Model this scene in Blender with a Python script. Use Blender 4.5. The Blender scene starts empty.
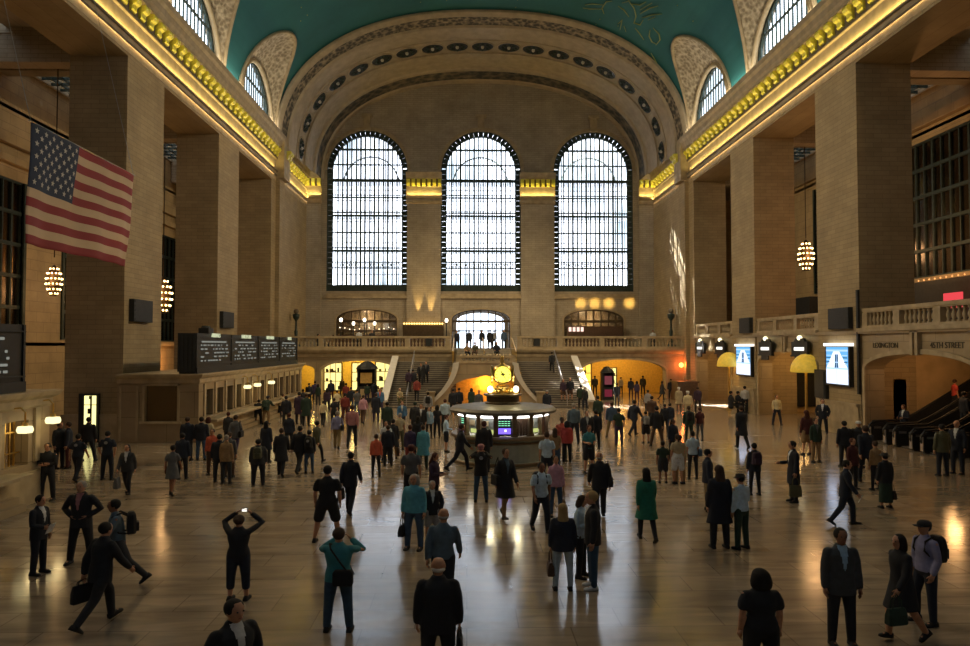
import bpy, bmesh, math, random
from mathutils import Vector, Matrix
C = bpy.context.scene.collection
PI = math.pi
rnd = random.Random(7)
SC = bpy.context.scene
SC.view_settings.view_transform = 'Standard'
SC.view_settings.look = 'None'
SC.view_settings.exposure = 0.0
SC.view_settings.gamma = 1.0
SC.view_settings.use_curve_mapping = False

# ---------------------------------------------------------------- camera
F = 720.0                     # focal length in pixels of the 970 px wide frame
cam_d = bpy.data.cameras.new('camera')
cam = bpy.data.objects.new('camera', cam_d); C.objects.link(cam)
cam_d.sensor_width = 36.0; cam_d.lens = F*36.0/970.0
cam_d.clip_end = 600
CAMZ = 4.6
yaw = math.atan(18.0/F); pitch = math.atan(23.0/F)
cam.location = (0, 0, CAMZ)
cam.rotation_euler = (PI/2 + pitch, 0, -yaw)
SC.camera = cam
_M = cam.rotation_euler.to_matrix()
def ray(px, py):
    return _M @ Vector(((px-485.0)/F, (323.0-py)/F, -1.0))
def at_x(px, py, X):
    d = ray(px, py); t = X/d.x; return Vector((X, d.y*t, CAMZ+d.z*t))
def at_y(px, py, Y):
    d = ray(px, py); t = Y/d.y; return Vector((d.x*t, Y, CAMZ+d.z*t))
def at_z(px, py, Z=0.0):
    d = ray(px, py); t = (Z-CAMZ)/d.z; return Vector((d.x*t, d.y*t, Z))

# ---------------------------------------------------------------- mesh helper
class MB:
    def __init__(s): s.v = []; s.f = []; s.m = []; s.cur = 0
    def quad(s, *pts):
        n = len(s.v); s.v += [tuple(p) for p in pts]; s.f.append(tuple(range(n, n+len(pts)))); s.m.append(s.cur)
    def box(s, x0, x1, y0, y1, z0, z1):
        if x0 > x1: x0, x1 = x1, x0
        if y0 > y1: y0, y1 = y1, y0
        if z0 > z1: z0, z1 = z1, z0
        n = len(s.v)
        s.v += [(x0,y0,z0),(x1,y0,z0),(x1,y1,z0),(x0,y1,z0),(x0,y0,z1),(x1,y0,z1),(x1,y1,z1),(x0,y1,z1)]
        for f in ((0,3,2,1),(4,5,6,7),(0,1,5,4),(1,2,6,5),(2,3,7,6),(3,0,4,7)):
            s.f.append(tuple(n+i for i in f)); s.m.append(s.cur)
        return s
    def obox(s, M, sx, sy, sz):
        n = len(s.v)
        for z in (-1,1):
            for x, y in ((-1,-1),(1,-1),(1,1),(-1,1)):
                s.v.append(tuple(M @ Vector((x*sx/2, y*sy/2, z*sz/2))))
        for f in ((0,3,2,1),(4,5,6,7),(0,1,5,4),(1,2,6,5),(2,3,7,6),(3,0,4,7)):
            s.f.append(tuple(n+i for i in f)); s.m.append(s.cur)
        return s
    def rings(s, rs, closed=True, cap=True):
        n = len(s.v); k = len(rs[0])
        for r in rs: s.v += [tuple(p) for p in r]
        for i in range(len(rs)-1):
            for j in range(k if closed else k-1):
                a = n+i*k+j; b = n+i*k+(j+1)%k
                s.f.append((a, b, b+k, a+k)); s.m.append(s.cur)
        if cap and closed:
            s.f.append(tuple(n+j for j in range(k-1, -1, -1))); s.m.append(s.cur)
            q = n+(len(rs)-1)*k
            s.f.append(tuple(q+j for j in range(k))); s.m.append(s.cur)
        return s
    def lathe(s, prof, seg=16, c=(0,0,0), cap=True, flat=(1,1)):
        rs = [[(c[0]+max(r,1e-4)*math.cos(2*PI*j/seg)*flat[0], c[1]+max(r,1e-4)*math.sin(2*PI*j/seg)*flat[1], c[2]+z) for j in range(seg)] for r, z in prof]
        return s.rings(rs, True, cap)
    def tube(s, pts, r, seg=8):
        pts = [Vector(p) for p in pts]; rs = []
        rr = r if isinstance(r, (list, tuple)) else [r]*len(pts)
        up = Vector((0,0,1))
        for i, p in enumerate(pts):
            d = (pts[min(i+1, len(pts)-1)]-pts[max(i-1, 0)]).normalized()
            a = d.cross(up)
            if a.length < .05: a = d.cross(Vector((1,0,0)))
            a.normalize(); b = d.cross(a)
            rs.append([p+(a*math.cos(2*PI*j/seg)+b*math.sin(2*PI*j/seg))*rr[i] for j in range(seg)])
        return s.rings(rs)
    def ball(s, c, r, seg=10, n=6, sz=1.0):
        prof = [(r*math.sin(PI*i/n), -r*sz*math.cos(PI*i/n)) for i in range(n+1)]
        return s.lathe(prof, seg, c, cap=False)
    def loft(s, secs, seg=12, capk=1.0):
        """secs: (centre, a-axis vector, b-axis vector) ellipses; rounded ends."""
        def ring(c, a, b, k=1.0): return [c+a*(k*math.cos(2*PI*j/seg))+b*(k*math.sin(2*PI*j/seg)) for j in range(seg)]
        c0, a0, b0 = secs[0]; c1, a1, b1 = secs[-1]
        d0 = (secs[0][0]-secs[1][0]).normalized(); d1 = (secs[-1][0]-secs[-2][0]).normalized()
        q0 = min(a0.length, b0.length)*capk; q1 = min(a1.length, b1.length)*capk
        rs = [ring(c0+d0*q0*1.0, a0, b0, .05), ring(c0+d0*q0*.8, a0, b0, .6), ring(c0+d0*q0*.45, a0, b0, .89)]
        rs += [ring(*x) for x in secs]
        rs += [ring(c1+d1*q1*.45, a1, b1, .89), ring(c1+d1*q1*.8, a1, b1, .6), ring(c1+d1*q1*1.0, a1, b1, .05)]
        return s.rings(rs)
    def mesh(s, name, smooth=False, fixn=True):
        me = bpy.data.meshes.new(name); me.from_pydata(s.v, [], s.f)
        for p, m in zip(me.polygons, s.m): p.material_index = m
        if fixn:
            bm = bmesh.new(); bm.from_mesh(me); bmesh.ops.recalc_face_normals(bm, faces=bm.faces); bm.to_mesh(me); bm.free()
        if smooth:
            for p in me.polygons: p.use_smooth = True
        me.update(); return me
    def build(s, name, mats, parent=None, smooth=False, bevel=0, **kw):
        me = s.mesh(name, smooth)
        for m in (mats if isinstance(mats, (list, tuple)) else [mats]): me.materials.append(m)
        o = bpy.data.objects.new(name, me); C.objects.link(o)
        if parent: o.parent = parent
        if bevel:
            b = o.modifiers.new('bevel', 'BEVEL'); b.width = bevel; b.segments = 2; b.limit_method = 'ANGLE'
        tag(o, **kw); return o

def tag(o, label=None, cat=None, group=None, kind=None):
    if label: o['label'] = label
    if cat: o['category'] = cat
    if group: o['group'] = group
    if kind: o['kind'] = kind
    return o
def empty(name, loc, label, cat, group=None, rz=0.0, kind=None):
    o = bpy.data.objects.new(name, None); C.objects.link(o)
    o.location = loc; o.rotation_euler = (0, 0, rz); o.empty_display_size = .2
    return tag(o, label, cat, group, kind)
def struct(mb, name, mats, smooth=False, parent=None):
    o = mb.build(name, mats, parent, smooth)
    if not parent: o['kind'] = 'structure'
    return o
def copy_child(ch, parent, loc=None):
    c = ch.copy(); C.objects.link(c); c.parent = parent
    if loc is not None: c.location = loc
    return c
def copy_tree(o, parent=None):
    c = o.copy(); C.objects.link(c)
    if parent: c.parent = parent
    for ch in list(o.children):
        copy_tree(ch, c)
    return c

# ---------------------------------------------------------------- materials
def newmat(name):
    m = bpy.data.materials.new(name); m.use_nodes = True
    nt = m.node_tree; nt.nodes.clear()
    out = nt.nodes.new('ShaderNodeOutputMaterial')
    return m, nt, out
def L(nt, a, b): nt.links.new(a, b)
def mat(name, col, rough=.6, metal=0, var=.12, scale=6, emit=0, ecol=None, spec=.5, bump=0):
    m, nt, out = newmat(name)
    b = nt.nodes.new('ShaderNodeBsdfPrincipled'); L(nt, b.outputs[0], out.inputs[0])
    b.inputs['Roughness'].default_value = rough; b.inputs['Metallic'].default_value = metal
    b.inputs['Specular IOR Level'].default_value = spec
    col = tuple(col)+(1,)
    b.inputs['Base Color'].default_value = col
    if var:
        n = nt.nodes.new('ShaderNodeTexNoise'); n.inputs['Scale'].default_value = scale; n.inputs['Detail'].default_value = 4
        tc = nt.nodes.new('ShaderNodeTexCoord'); L(nt, tc.outputs['Object'], n.inputs['Vector'])
        r = nt.nodes.new('ShaderNodeValToRGB'); L(nt, n.outputs[0], r.inputs[0])
        r.color_ramp.elements[0].position = .3; r.color_ramp.elements[1].position = .7
        r.color_ramp.elements[0].color = tuple(c*(1-var) for c in col[:3])+(1,)
        r.color_ramp.elements[1].color = tuple(min(1, c*(1+var)) for c in col[:3])+(1,)
        L(nt, r.outputs[0], b.inputs['Base Color'])
        if bump:
            bp = nt.nodes.new('ShaderNodeBump'); bp.inputs['Strength'].default_value = bump; bp.inputs['Distance'].default_value = .1
            L(nt, n.outputs[0], bp.inputs['Height']); L(nt, bp.outputs[0], b.inputs['Normal'])
    if emit:
        b.inputs['Emission Color'].default_value = tuple(ecol or col[:3])[:3]+(1,); b.inputs['Emission Strength'].default_value = emit
    return m
def boxmap(nt):
    """(along wall, height) coordinates chosen by the face's own normal"""
    g = nt.nodes.new('ShaderNodeNewGeometry'); sp = nt.nodes.new('ShaderNodeSeparateXYZ'); L(nt, g.outputs['Position'], sp.inputs[0])
    sn = nt.nodes.new('ShaderNodeSeparateXYZ'); L(nt, g.outputs['True Normal'], sn.inputs[0])
    ab = nt.nodes.new('ShaderNodeMath'); ab.operation = 'ABSOLUTE'; L(nt, sn.outputs[0], ab.inputs[0])
    gt = nt.nodes.new('ShaderNodeMath'); gt.operation = 'GREATER_THAN'; gt.inputs[1].default_value = .6; L(nt, ab.outputs[0], gt.inputs[0])
    mx = nt.nodes.new('ShaderNodeMix'); L(nt, gt.outputs[0], mx.inputs[0]); L(nt, sp.outputs[0], mx.inputs[2]); L(nt, sp.outputs[1], mx.inputs[3])
    cb = nt.nodes.new('ShaderNodeCombineXYZ'); L(nt, mx.outputs[0], cb.inputs[0]); L(nt, sp.outputs[2], cb.inputs[1])
    return cb.outputs[0], g.outputs['Position']
def stone(name, c1, c2, mort, bw=1.3, bh=.42, rough=.75, ms=.02, streak=.25):
    m, nt, out = newmat(name)
    b = nt.nodes.new('ShaderNodeBsdfPrincipled'); L(nt, b.outputs[0], out.inputs[0]); b.inputs['Roughness'].default_value = rough
    v, pos = boxmap(nt)
    br = nt.nodes.new('ShaderNodeTexBrick'); L(nt, v, br.inputs['Vector'])
    br.inputs['Color1'].default_value = (*c1, 1); br.inputs['Color2'].default_value = (*c2, 1); br.inputs['Mortar'].default_value = (*mort, 1)
    br.inputs['Scale'].default_value = 1.0; br.inputs['Brick Width'].default_value = bw; br.inputs['Row Height'].default_value = bh
    br.inputs['Mortar Size'].default_value = ms; br.inputs['Mortar Smooth'].default_value = .3; br.inputs['Bias'].default_value = -.1
    n = nt.nodes.new('ShaderNodeTexNoise'); n.inputs['Scale'].default_value = .55; n.inputs['Detail'].default_value = 7; n.inputs['Roughness'].default_value = .65
    L(nt, pos, n.inputs['Vector'])
    mr = nt.nodes.new('ShaderNodeMapRange'); mr.inputs[1].default_value = .3; mr.inputs[2].default_value = .7
    mr.inputs[3].default_value = 1-streak; mr.inputs[4].default_value = 1+streak*.6; L(nt, n.outputs[0], mr.inputs[0])
    mu = nt.nodes.new('ShaderNodeVectorMath'); mu.operation = 'SCALE'; L(nt, br.outputs[0], mu.inputs[0]); L(nt, mr.outputs[0], mu.inputs['Scale'])
    L(nt, mu.outputs[0], b.inputs['Base Color'])
    bp = nt.nodes.new('ShaderNodeBump'); bp.inputs['Strength'].default_value = .25; bp.inputs['Distance'].default_value = .02
    inv = nt.nodes.new('ShaderNodeMath'); inv.operation = 'SUBTRACT'; inv.inputs[0].default_value = 1; L(nt, br.outputs[1], inv.inputs[1])
    L(nt, inv.outputs[0], bp.inputs['Height']); L(nt, bp.outputs[0], b.inputs['Normal'])
    return m
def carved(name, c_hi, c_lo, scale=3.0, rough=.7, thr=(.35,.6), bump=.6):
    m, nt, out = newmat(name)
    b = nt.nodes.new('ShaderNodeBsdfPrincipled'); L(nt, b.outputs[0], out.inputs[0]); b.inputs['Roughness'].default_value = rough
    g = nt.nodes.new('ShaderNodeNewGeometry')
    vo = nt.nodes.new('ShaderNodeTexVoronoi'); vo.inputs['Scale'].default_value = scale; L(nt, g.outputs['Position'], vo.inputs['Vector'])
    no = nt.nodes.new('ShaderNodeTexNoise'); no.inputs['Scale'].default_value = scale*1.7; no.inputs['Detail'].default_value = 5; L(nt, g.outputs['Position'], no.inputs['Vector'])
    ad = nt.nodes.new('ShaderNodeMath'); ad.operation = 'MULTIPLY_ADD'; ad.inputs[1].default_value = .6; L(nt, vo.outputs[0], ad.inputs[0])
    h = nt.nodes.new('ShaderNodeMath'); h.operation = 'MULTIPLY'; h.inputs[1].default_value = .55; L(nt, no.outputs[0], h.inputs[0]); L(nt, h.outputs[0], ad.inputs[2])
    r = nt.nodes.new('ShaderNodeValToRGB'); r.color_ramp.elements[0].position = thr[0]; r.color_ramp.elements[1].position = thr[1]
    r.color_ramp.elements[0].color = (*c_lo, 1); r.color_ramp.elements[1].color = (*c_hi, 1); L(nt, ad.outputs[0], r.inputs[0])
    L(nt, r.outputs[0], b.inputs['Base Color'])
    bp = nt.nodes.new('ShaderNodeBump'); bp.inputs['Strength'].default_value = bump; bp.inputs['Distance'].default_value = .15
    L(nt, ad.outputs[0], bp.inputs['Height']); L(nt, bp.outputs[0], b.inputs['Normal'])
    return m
def emis(name, col, s):
    m, nt, out = newmat(name); e = nt.nodes.new('ShaderNodeEmission'); e.inputs[0].default_value = (*col, 1); e.inputs[1].default_value = s
    L(nt, e.outputs[0], out.inputs[0]); return m
def glass(name, tint=(.97,.98,1), gl=.04):
    m, nt, out = newmat(name)
    t = nt.nodes.new('ShaderNodeBsdfTransparent'); t.inputs[0].default_value = (*tint, 1)
    g = nt.nodes.new('ShaderNodeBsdfGlossy'); g.inputs['Roughness'].default_value = .15
    x = nt.nodes.new('ShaderNodeMixShader'); x.inputs[0].default_value = gl
    L(nt, t.outputs[0], x.inputs[1]); L(nt, g.outputs[0], x.inputs[2]); L(nt, x.outputs[0], out.inputs[0]); return m

M = {}
M['wall'] = stone('limestone_wall', (.41,.32,.185), (.35,.27,.155), (.245,.19,.115), .8, .235, ms=.012, streak=.2)
M['end'] = stone('limestone_end_wall', (.45,.39,.30), (.40,.345,.26), (.27,.235,.17), .75, .22, ms=.014)
M['low'] = stone('marble_lower_wall', (.38,.30,.19), (.34,.27,.17), (.24,.19,.12), 2.2, .8, rough=.45)
M['pas'] = stone('passage_wall', (.46,.34,.18), (.42,.31,.16), (.3,.22,.12), 1.4, .6, rough=.5)
M['trim'] = mat('moulded_stone', (.42,.34,.22), .6, var=.2, scale=2)
M['trimd'] = mat('dark_bronze_moulding', (.16,.13,.09), .6, var=.2, scale=2)  # plain dark bronze tone for the backing bands and moulding lines
M['rib'] = mat('archivolt_stone', (.42,.35,.25), .6, var=.15, scale=1.5)
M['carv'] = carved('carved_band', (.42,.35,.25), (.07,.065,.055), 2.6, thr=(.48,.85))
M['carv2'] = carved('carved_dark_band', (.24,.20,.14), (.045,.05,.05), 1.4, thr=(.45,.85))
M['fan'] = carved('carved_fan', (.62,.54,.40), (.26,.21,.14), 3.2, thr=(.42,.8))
M['gold'] = mat('gilded_bracket', (.92,.82,.12), .4, .0, var=.2, scale=9)
M['dkm'] = mat('dark_green_iron', (.035,.055,.05), .45, .4, var=.25, scale=5)
M['blk'] = mat('black_metal', (.012,.015,.018), .55, .0, var=.2)
M['blk2'] = mat('charcoal_panel', (.018,.022,.026), .6, 0, var=.2)
M['brass'] = mat('brass', (.75,.52,.16), .3, .9, var=.1)
M['bronze'] = mat('dark_bronze', (.10,.07,.04), .4, .6, var=.2)
M['white'] = mat('pale_marble', (.62,.60,.55), .4, var=.08, scale=3)
M['steel'] = mat('steel', (.45,.46,.48), .3, .8, var=.08)
M['glass'] = glass('window_glass')
M['sglass'] = glass('dimming_window_glass', (.34,.34,.34), .05)  # tint added to cut the daylight from the unseen back windows
M['dglass'] = glass('dark_glass', (.35,.33,.3), .15)
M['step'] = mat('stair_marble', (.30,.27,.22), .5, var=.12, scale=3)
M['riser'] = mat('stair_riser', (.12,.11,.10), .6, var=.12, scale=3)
M['counter'] = mat('green_marble', (.22,.25,.22), .35, var=.2, scale=3)
M['wood'] = mat('dark_wood', (.09,.05,.03), .5, var=.25, scale=8)
def floor_mat():
    m, nt, out = newmat('polished_marble_floor')
    b = nt.nodes.new('ShaderNodeBsdfPrincipled'); L(nt, b.outputs[0], out.inputs[0])
    g = nt.nodes.new('ShaderNodeNewGeometry')
    br = nt.nodes.new('ShaderNodeTexBrick'); L(nt, g.outputs['Position'], br.inputs['Vector'])
    br.inputs['Color1'].default_value = (.27,.215,.16,1); br.inputs['Color2'].default_value = (.35,.285,.215,1); br.inputs['Mortar'].default_value = (.19,.15,.115,1)
    br.inputs['Scale'].default_value = 1; br.inputs['Brick Width'].default_value = 1.7; br.inputs['Row Height'].default_value = .85
    br.inputs['Mortar Size'].default_value = .012; br.inputs['Mortar Smooth'].default_value = .2; br.inputs['Bias'].default_value = 0
    n = nt.nodes.new('ShaderNodeTexNoise'); n.inputs['Scale'].default_value = 1.3; n.inputs['Detail'].default_value = 8; n.inputs['Distortion'].default_value = .6
    mp = nt.nodes.new('ShaderNodeMapping'); mp.inputs['Scale'].default_value = (.5, 2.2, 1); L(nt, g.outputs['Position'], mp.inputs[0]); L(nt, mp.outputs[0], n.inputs['Vector'])
    mr = nt.nodes.new('ShaderNodeMapRange'); mr.inputs[1].default_value = .3; mr.inputs[2].default_value = .7; mr.inputs[3].default_value = .7; mr.inputs[4].default_value = 1.25
    L(nt, n.outputs[0], mr.inputs[0])
    mu = nt.nodes.new('ShaderNodeVectorMath'); mu.operation = 'SCALE'; L(nt, br.outputs[0], mu.inputs[0]); L(nt, mr.outputs[0], mu.inputs['Scale'])
    L(nt, mu.outputs[0], b.inputs['Base Color'])
    r2 = nt.nodes.new('ShaderNodeMapRange'); r2.inputs[3].default_value = .08; r2.inputs[4].default_value = .22; L(nt, n.outputs[0], r2.inputs[0])
    L(nt, r2.outputs[0], b.inputs['Roughness'])
    b.inputs['Specular IOR Level'].default_value = .9; b.inputs['IOR'].default_value = 1.72
    return m
M['floor'] = floor_mat()
def ceil_mat():
    m, nt, out = newmat('teal_green_plaster')
    b = nt.nodes.new('ShaderNodeBsdfPrincipled'); L(nt, b.outputs[0], out.inputs[0]); b.inputs['Roughness'].default_value = .7
    g = nt.nodes.new('ShaderNodeNewGeometry'); n = nt.nodes.new('ShaderNodeTexNoise'); n.inputs['Scale'].default_value = .35; n.inputs['Detail'].default_value = 8
    L(nt, g.outputs['Position'], n.inputs['Vector'])
    r = nt.nodes.new('ShaderNodeValToRGB'); r.color_ramp.elements[0].position = .3; r.color_ramp.elements[1].position = .7
    r.color_ramp.elements[0].color = (.012,.12,.135,1); r.color_ramp.elements[1].color = (.02,.16,.175,1); L(nt, n.outputs[0], r.inputs[0]); L(nt, r.outputs[0], b.inputs['Base Color'])
    return m
M['ceil'] = ceil_mat()

# ---------------------------------------------------------------- main dimensions
XC = 1.45; HW = 18.1; XL = XC-HW; XR = XC+HW
YE = 75.0; YB = -4.0; YP = 63.5; YA = 62.6
ZL = 18.85; ZC = 22.9; PD = 2.8
BAYS = [(-12.4+13*k+0.0, -12.4+13*k+8.75) for k in range(0, 6)]   # openings in Y: ... (26.6,35.35) (39.6,48.35) (52.6,61.35)
N_ = 2.3; ZS = 21.9; BB = 12.1
def vault_x(z, a=HW, b=BB):
    t = max(0.0, min(1.0, (z-ZS)/b)); return a*(1-t**N_)**(1/N_)
def vault_pt(t, a, b):     # t 0..pi
    c, s = math.cos(t), math.sin(t)
    return (math.copysign(abs(c)**(2/N_), c)*a, abs(s)**(2/N_)*b)

# ---------------------------------------------------------------- wall with holes
def cell(mb, mp, u0, u1, v0, v1, th, hole=None, seg=14):
    """wall piece u0..u1, v0..v1, thickness th; mp(u,v,d)->xyz ; hole = (hu0,hu1,hv0,spring,rise)"""
    def bx(a0, a1, b0, b1):
        if a1-a0 < 1e-4 or b1-b0 < 1e-4: return
        n = len(mb.v)
        mb.v += [tuple(mp(u, v, d)) for d in (0, th) for u, v in ((a0,b0),(a1,b0),(a1,b1),(a0,b1))]
        for f in ((0,1,2,3),(7,6,5,4),(0,4,5,1),(1,5,6,2),(2,6,7,3),(3,7,4,0)):
            mb.f.append(tuple(n+i for i in f)); mb.m.append(mb.cur)
    if not hole: bx(u0, u1, v0, v1); return
    h0, h1, hv, sp, rise = hole
    bx(u0, h0, v0, v1); bx(h1, u1, v0, v1); bx(h0, h1, v0, hv)
    c = (h0+h1)/2; r = (h1-h0)/2
    pts = [(c-r*math.cos(PI*i/seg), sp+rise*math.sin(PI*i/seg)) for i in range(seg+1)]
    for i in range(seg):
        (a, za), (b, zb) = pts[i], pts[i+1]
        for d in (0, th): mb.quad(mp(a,za,d), mp(b,zb,d), mp(b,v1,d), mp(a,v1,d))
        mb.quad(mp(a,za,0), mp(b,zb,0), mp(b,zb,th), mp(a,za,th))
        mb.quad(mp(a,v1,0), mp(b,v1,0), mp(b,v1,th), mp(a,v1,th))
def arch_ring(mb, mp, h0, h1, hv, sp, rise, w, d0, d1, seg=20, legs=True):
    """architrave around an arched hole, width w outward from the opening"""
    c = (h0+h1)/2; r = (h1-h0)/2
    P = [(c-r*math.cos(PI*i/seg), sp+rise*math.sin(PI*i/seg)) for i in range(seg+1)]
    Q = [(c-(r+w)*math.cos(PI*i/seg), sp+(rise+w)*math.sin(PI*i/seg)) for i in range(seg+1)]
    if legs: P = [(h0, hv)]+P+[(h1, hv)]; Q = [(h0-w, hv)]+Q+[(h1+w, hv)]
    rs = [[mp(p[0],p[1],d0), mp(q[0],q[1],d0), mp(q[0],q[1],d1), mp(p[0],p[1],d1)] for p, q in zip(P, Q)]
    mb.rings(rs)

# ---------------------------------------------------------------- floor
f = MB(); f.quad((-27,YB-2,0),(30,YB-2,0),(30,84,0),(-27,84,0)); struct(f, 'floor', M['floor'])

# ---------------------------------------------------------------- side walls
def side(sgn):
    X0 = XC+sgn*HW; X1 = XC+sgn*(HW+PD)
    mb = MB()
    ys = YB-2
    for a, b in BAYS:
        if sgn < 0 and 20 < a < 30: a = 24.6
        if a > ys:
            mb.box(X0, X1, ys, a, 0, ZL); ys = b
        else: ys = b
    mb.box(X0, X1, ys, YE+3.5, 0, ZL)
    mb.box(X0, X1, YB-2, YE+3.5, ZL, ZC-.05)
    # shallow pilaster before the end bay
    mb.box(X0-sgn*.35, X0, 62.7, 64.4, 0, 19.2)
    w = struct(mb, 'wall_left' if sgn < 0 else 'wall_right', M['wall'])
    # attic wall above the cornice with lunette holes
    at = MB()
    mp = lambda u, v, d: (X0+sgn*(.02+d), u, v)
    ya = YB-2
    for a, b in BAYS:
        c = (a+b)/2
        if c-6 < ya-4: continue
        cell(at, mp, ya, c+6.5, ZC-.05, 36, .6, (c-4.15, c+4.15, ZC-.05, ZC+.05, 4.1)); ya = c+6.5
    cell(at, mp, ya, YE+3.5, ZC-.05, 36, .6)
    struct(at, 'wall_left_attic' if sgn < 0 else 'wall_right_attic', M['end'])
    # entablature
    prof = [(.0,19.0),(.02,19.0),(.02,19.47),(.11,19.47),(.11,19.37),(.15,19.37),(.15,19.50),(.10,19.53),(.10,19.68),(.16,19.74),(.20,19.80),(.20,19.86),(.03,19.88),
            (.03,20.78),(.16,20.84),(.16,20.95),(.06,21.0),(.06,21.72),(.50,21.78),(.50,21.95),(.60,22.1),(.66,22.4),(.78,22.6),(.82,22.9),(.0,22.9)]
    t = MB()
    t.rings([[(X0-sgn*d, y, z) for d, z in prof] for y in (YB-2, YA+.2)])
    t.rings([[(X0-sgn*d, y, z) for d, z in [(q[0]-.22 if q[0] > .25 else q[0]*.5, q[1]) for q in prof]] for y in (YA+.2, YE)])
    t.box(X0, X0-sgn*.75, 62.55, 64.55, 19.2, 22.95)
    tr = struct(t, 'trim_1' if sgn < 0 else 'trim_2', M['trim'])
    tr['label'] = 'gilded cornice along the %s side wall' % ('flag' if sgn < 0 else 'balustraded')
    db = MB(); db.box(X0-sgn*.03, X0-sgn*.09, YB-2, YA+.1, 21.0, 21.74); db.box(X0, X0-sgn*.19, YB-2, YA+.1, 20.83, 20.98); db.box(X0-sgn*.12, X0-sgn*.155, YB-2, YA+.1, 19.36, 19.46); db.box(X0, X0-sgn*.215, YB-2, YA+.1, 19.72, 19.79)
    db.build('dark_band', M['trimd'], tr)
    # gilded brackets
    b = MB()
    b.rings([[(0,y_,.0),(-sgn*.38,y_,.0),(-sgn*.42,y_,-.16),(-sgn*.34,y_,-.30),(-sgn*.22,y_,-.36),(-sgn*.17,y_,-.48),(-sgn*.19,y_,-.60),(-sgn*.10,y_,-.70),(0,y_,-.72)] for y_ in (0,.48)])
    first = b.build('bracket', M['gold'], tr); first['label'] = 'gilded scroll bracket'
    y = 9.0; k = 0
    while y < YE-.6:
        o = first if k == 0 else copy_child(first, tr)
        off = .08 if y < 62.5 else .04
        if 62.4 < y < 64.5: off = .76
        o.location = (X0-sgn*off, y, 21.76); y += .97 if not (62.4 < y < 64.5) else .7; k += 1
    return w, tr
side(-1); side(1)

# aisles behind the piers
def aisle(sgn):
    X1 = XC+sgn*(HW+PD); X2 = XC+sgn*(HW+PD+5.7)
    mb = MB()
    wins = [(32.4,41.2),(45.4,54.2),(58.4,67.2)] if sgn < 0 else [(36.2,45.0),(49.2,57.0)]
    mp = lambda u, v, d: (X2+sgn*d, u, v)
    ya = YB-2; zb, zt = (5.0, 13.8) if sgn < 0 else (8.8, 17.2)
    for a, b in wins:
        cell(mb, mp, ya, b+.6, 0, 22, .5, (a, b, zb, zt, .02)); ya = b+.6
    cell(mb, mp, ya, YE+6, 0, 22, .5); mb.box(X1, X2, YE-.2, YE+.4, 0, 22)
    for z in ((14.6,15.0),(15.6,16.3)) if sgn < 0 else ((18.0,18.5),):
        mb.box(X2, X2-sgn*.35, YB, 66, *z)
    struct(mb, 'wall_left_aisle' if sgn < 0 else 'wall_right_aisle', M['pas'])
    c = MB()
    # ceiling with a skylight strip, beams on the pier lines
    xa, xb = sorted((X1-sgn*0, X2)); s0, s1 = sorted((X2-sgn*.15, X2-sgn*2.6))
    for a, b in BAYS:
        y0, y1 = a-4.3, b
        c.box(xa, xb, y0, a, 19.9, 20.5); c.box(xa, xb, b-.01, b+.3, 19.9, 20.5)
        c.box(xa, s0, a, b, 20.2, 20.5); c.box(s1, xb, a, b, 20.2, 20.5)
        c.box(xa, xb, a-.9, a, 19.35, 19.95); c.box(xa, xb, b, b+.9, 18.5, 19.95)
        c.box(xa, xb, a-2.6, a-1.6, 19.2, 19.95)
    c.box(xa, xb, 61.3, YE, 19.9, 20.5); c.box(xa, xb, YB-2, YB+.6, 19.9, 20.5)
    struct(c, 'ceiling_left_aisle' if sgn < 0 else 'ceiling_right_aisle', M['end'])
    g = MB(); fr = MB()
    for a, b in BAYS[2:]:
        g.quad((s0,a,20.4),(s1,a,20.4),(s1,b,20.4),(s0,b,20.4))
        for i in range(1, 9): fr.box(s0, s1, a+i*.97-.05, a+i*.97+.05, 20.25, 20.4)
        for i in range(1, 4): fr.box(s0+(s1-s0)*i/4-.04, s0+(s1-s0)*i/4+.04, a, b, 20.22, 20.4)
    w = struct(g, 'window_%d' % (20 if sgn < 0 else 21), M['dglass']); fr.build('window_frame', M['dkm'], w)
    for i, (a, b) in enumerate(wins):
        fr = MB(); n = 11
        for k in range(n+1):
            y = a+(b-a)*k/n; t = .10 if k % 2 else .16
            fr.box(X2+sgn*.1, X2+sgn*.35, y-t/2, y+t/2, zb, zt)
        for k in range(6):
            z = zb+(zt-zb)*k/5; fr.box(X2+sgn*.05, X2+sgn*.35, a, b, z-.1, z+.1)
        fr.box(X2-sgn*.1, X2+sgn*.3, a-.25, a, zb, zt); fr.box(X2-sgn*.1, X2+sgn*.3, b, b+.25, zb, zt)
        w = struct(fr, 'window_%d' % ((10 if sgn < 0 else 14)+i), M['dkm'])
        p = MB(); p.box(X2+sgn*.2, X2+sgn*.22, a, b, zb, zt); p.build('pane', M['dglass'], w)
    # wall of the lit room behind the grilles
    q = MB(); xq = X2+sgn*2.2; q.box(xq, xq+sgn*.2, YB, YE, 0, 21); q.box(X2, xq, YB, YE, 17.6, 17.8); q.box(X2, xq, YB, YE, 4.6, 4.8)
    struct(q, 'wall_left_outer' if sgn < 0 else 'wall_right_outer', M['pas'])
aisle(-1); aisle(1)

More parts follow.
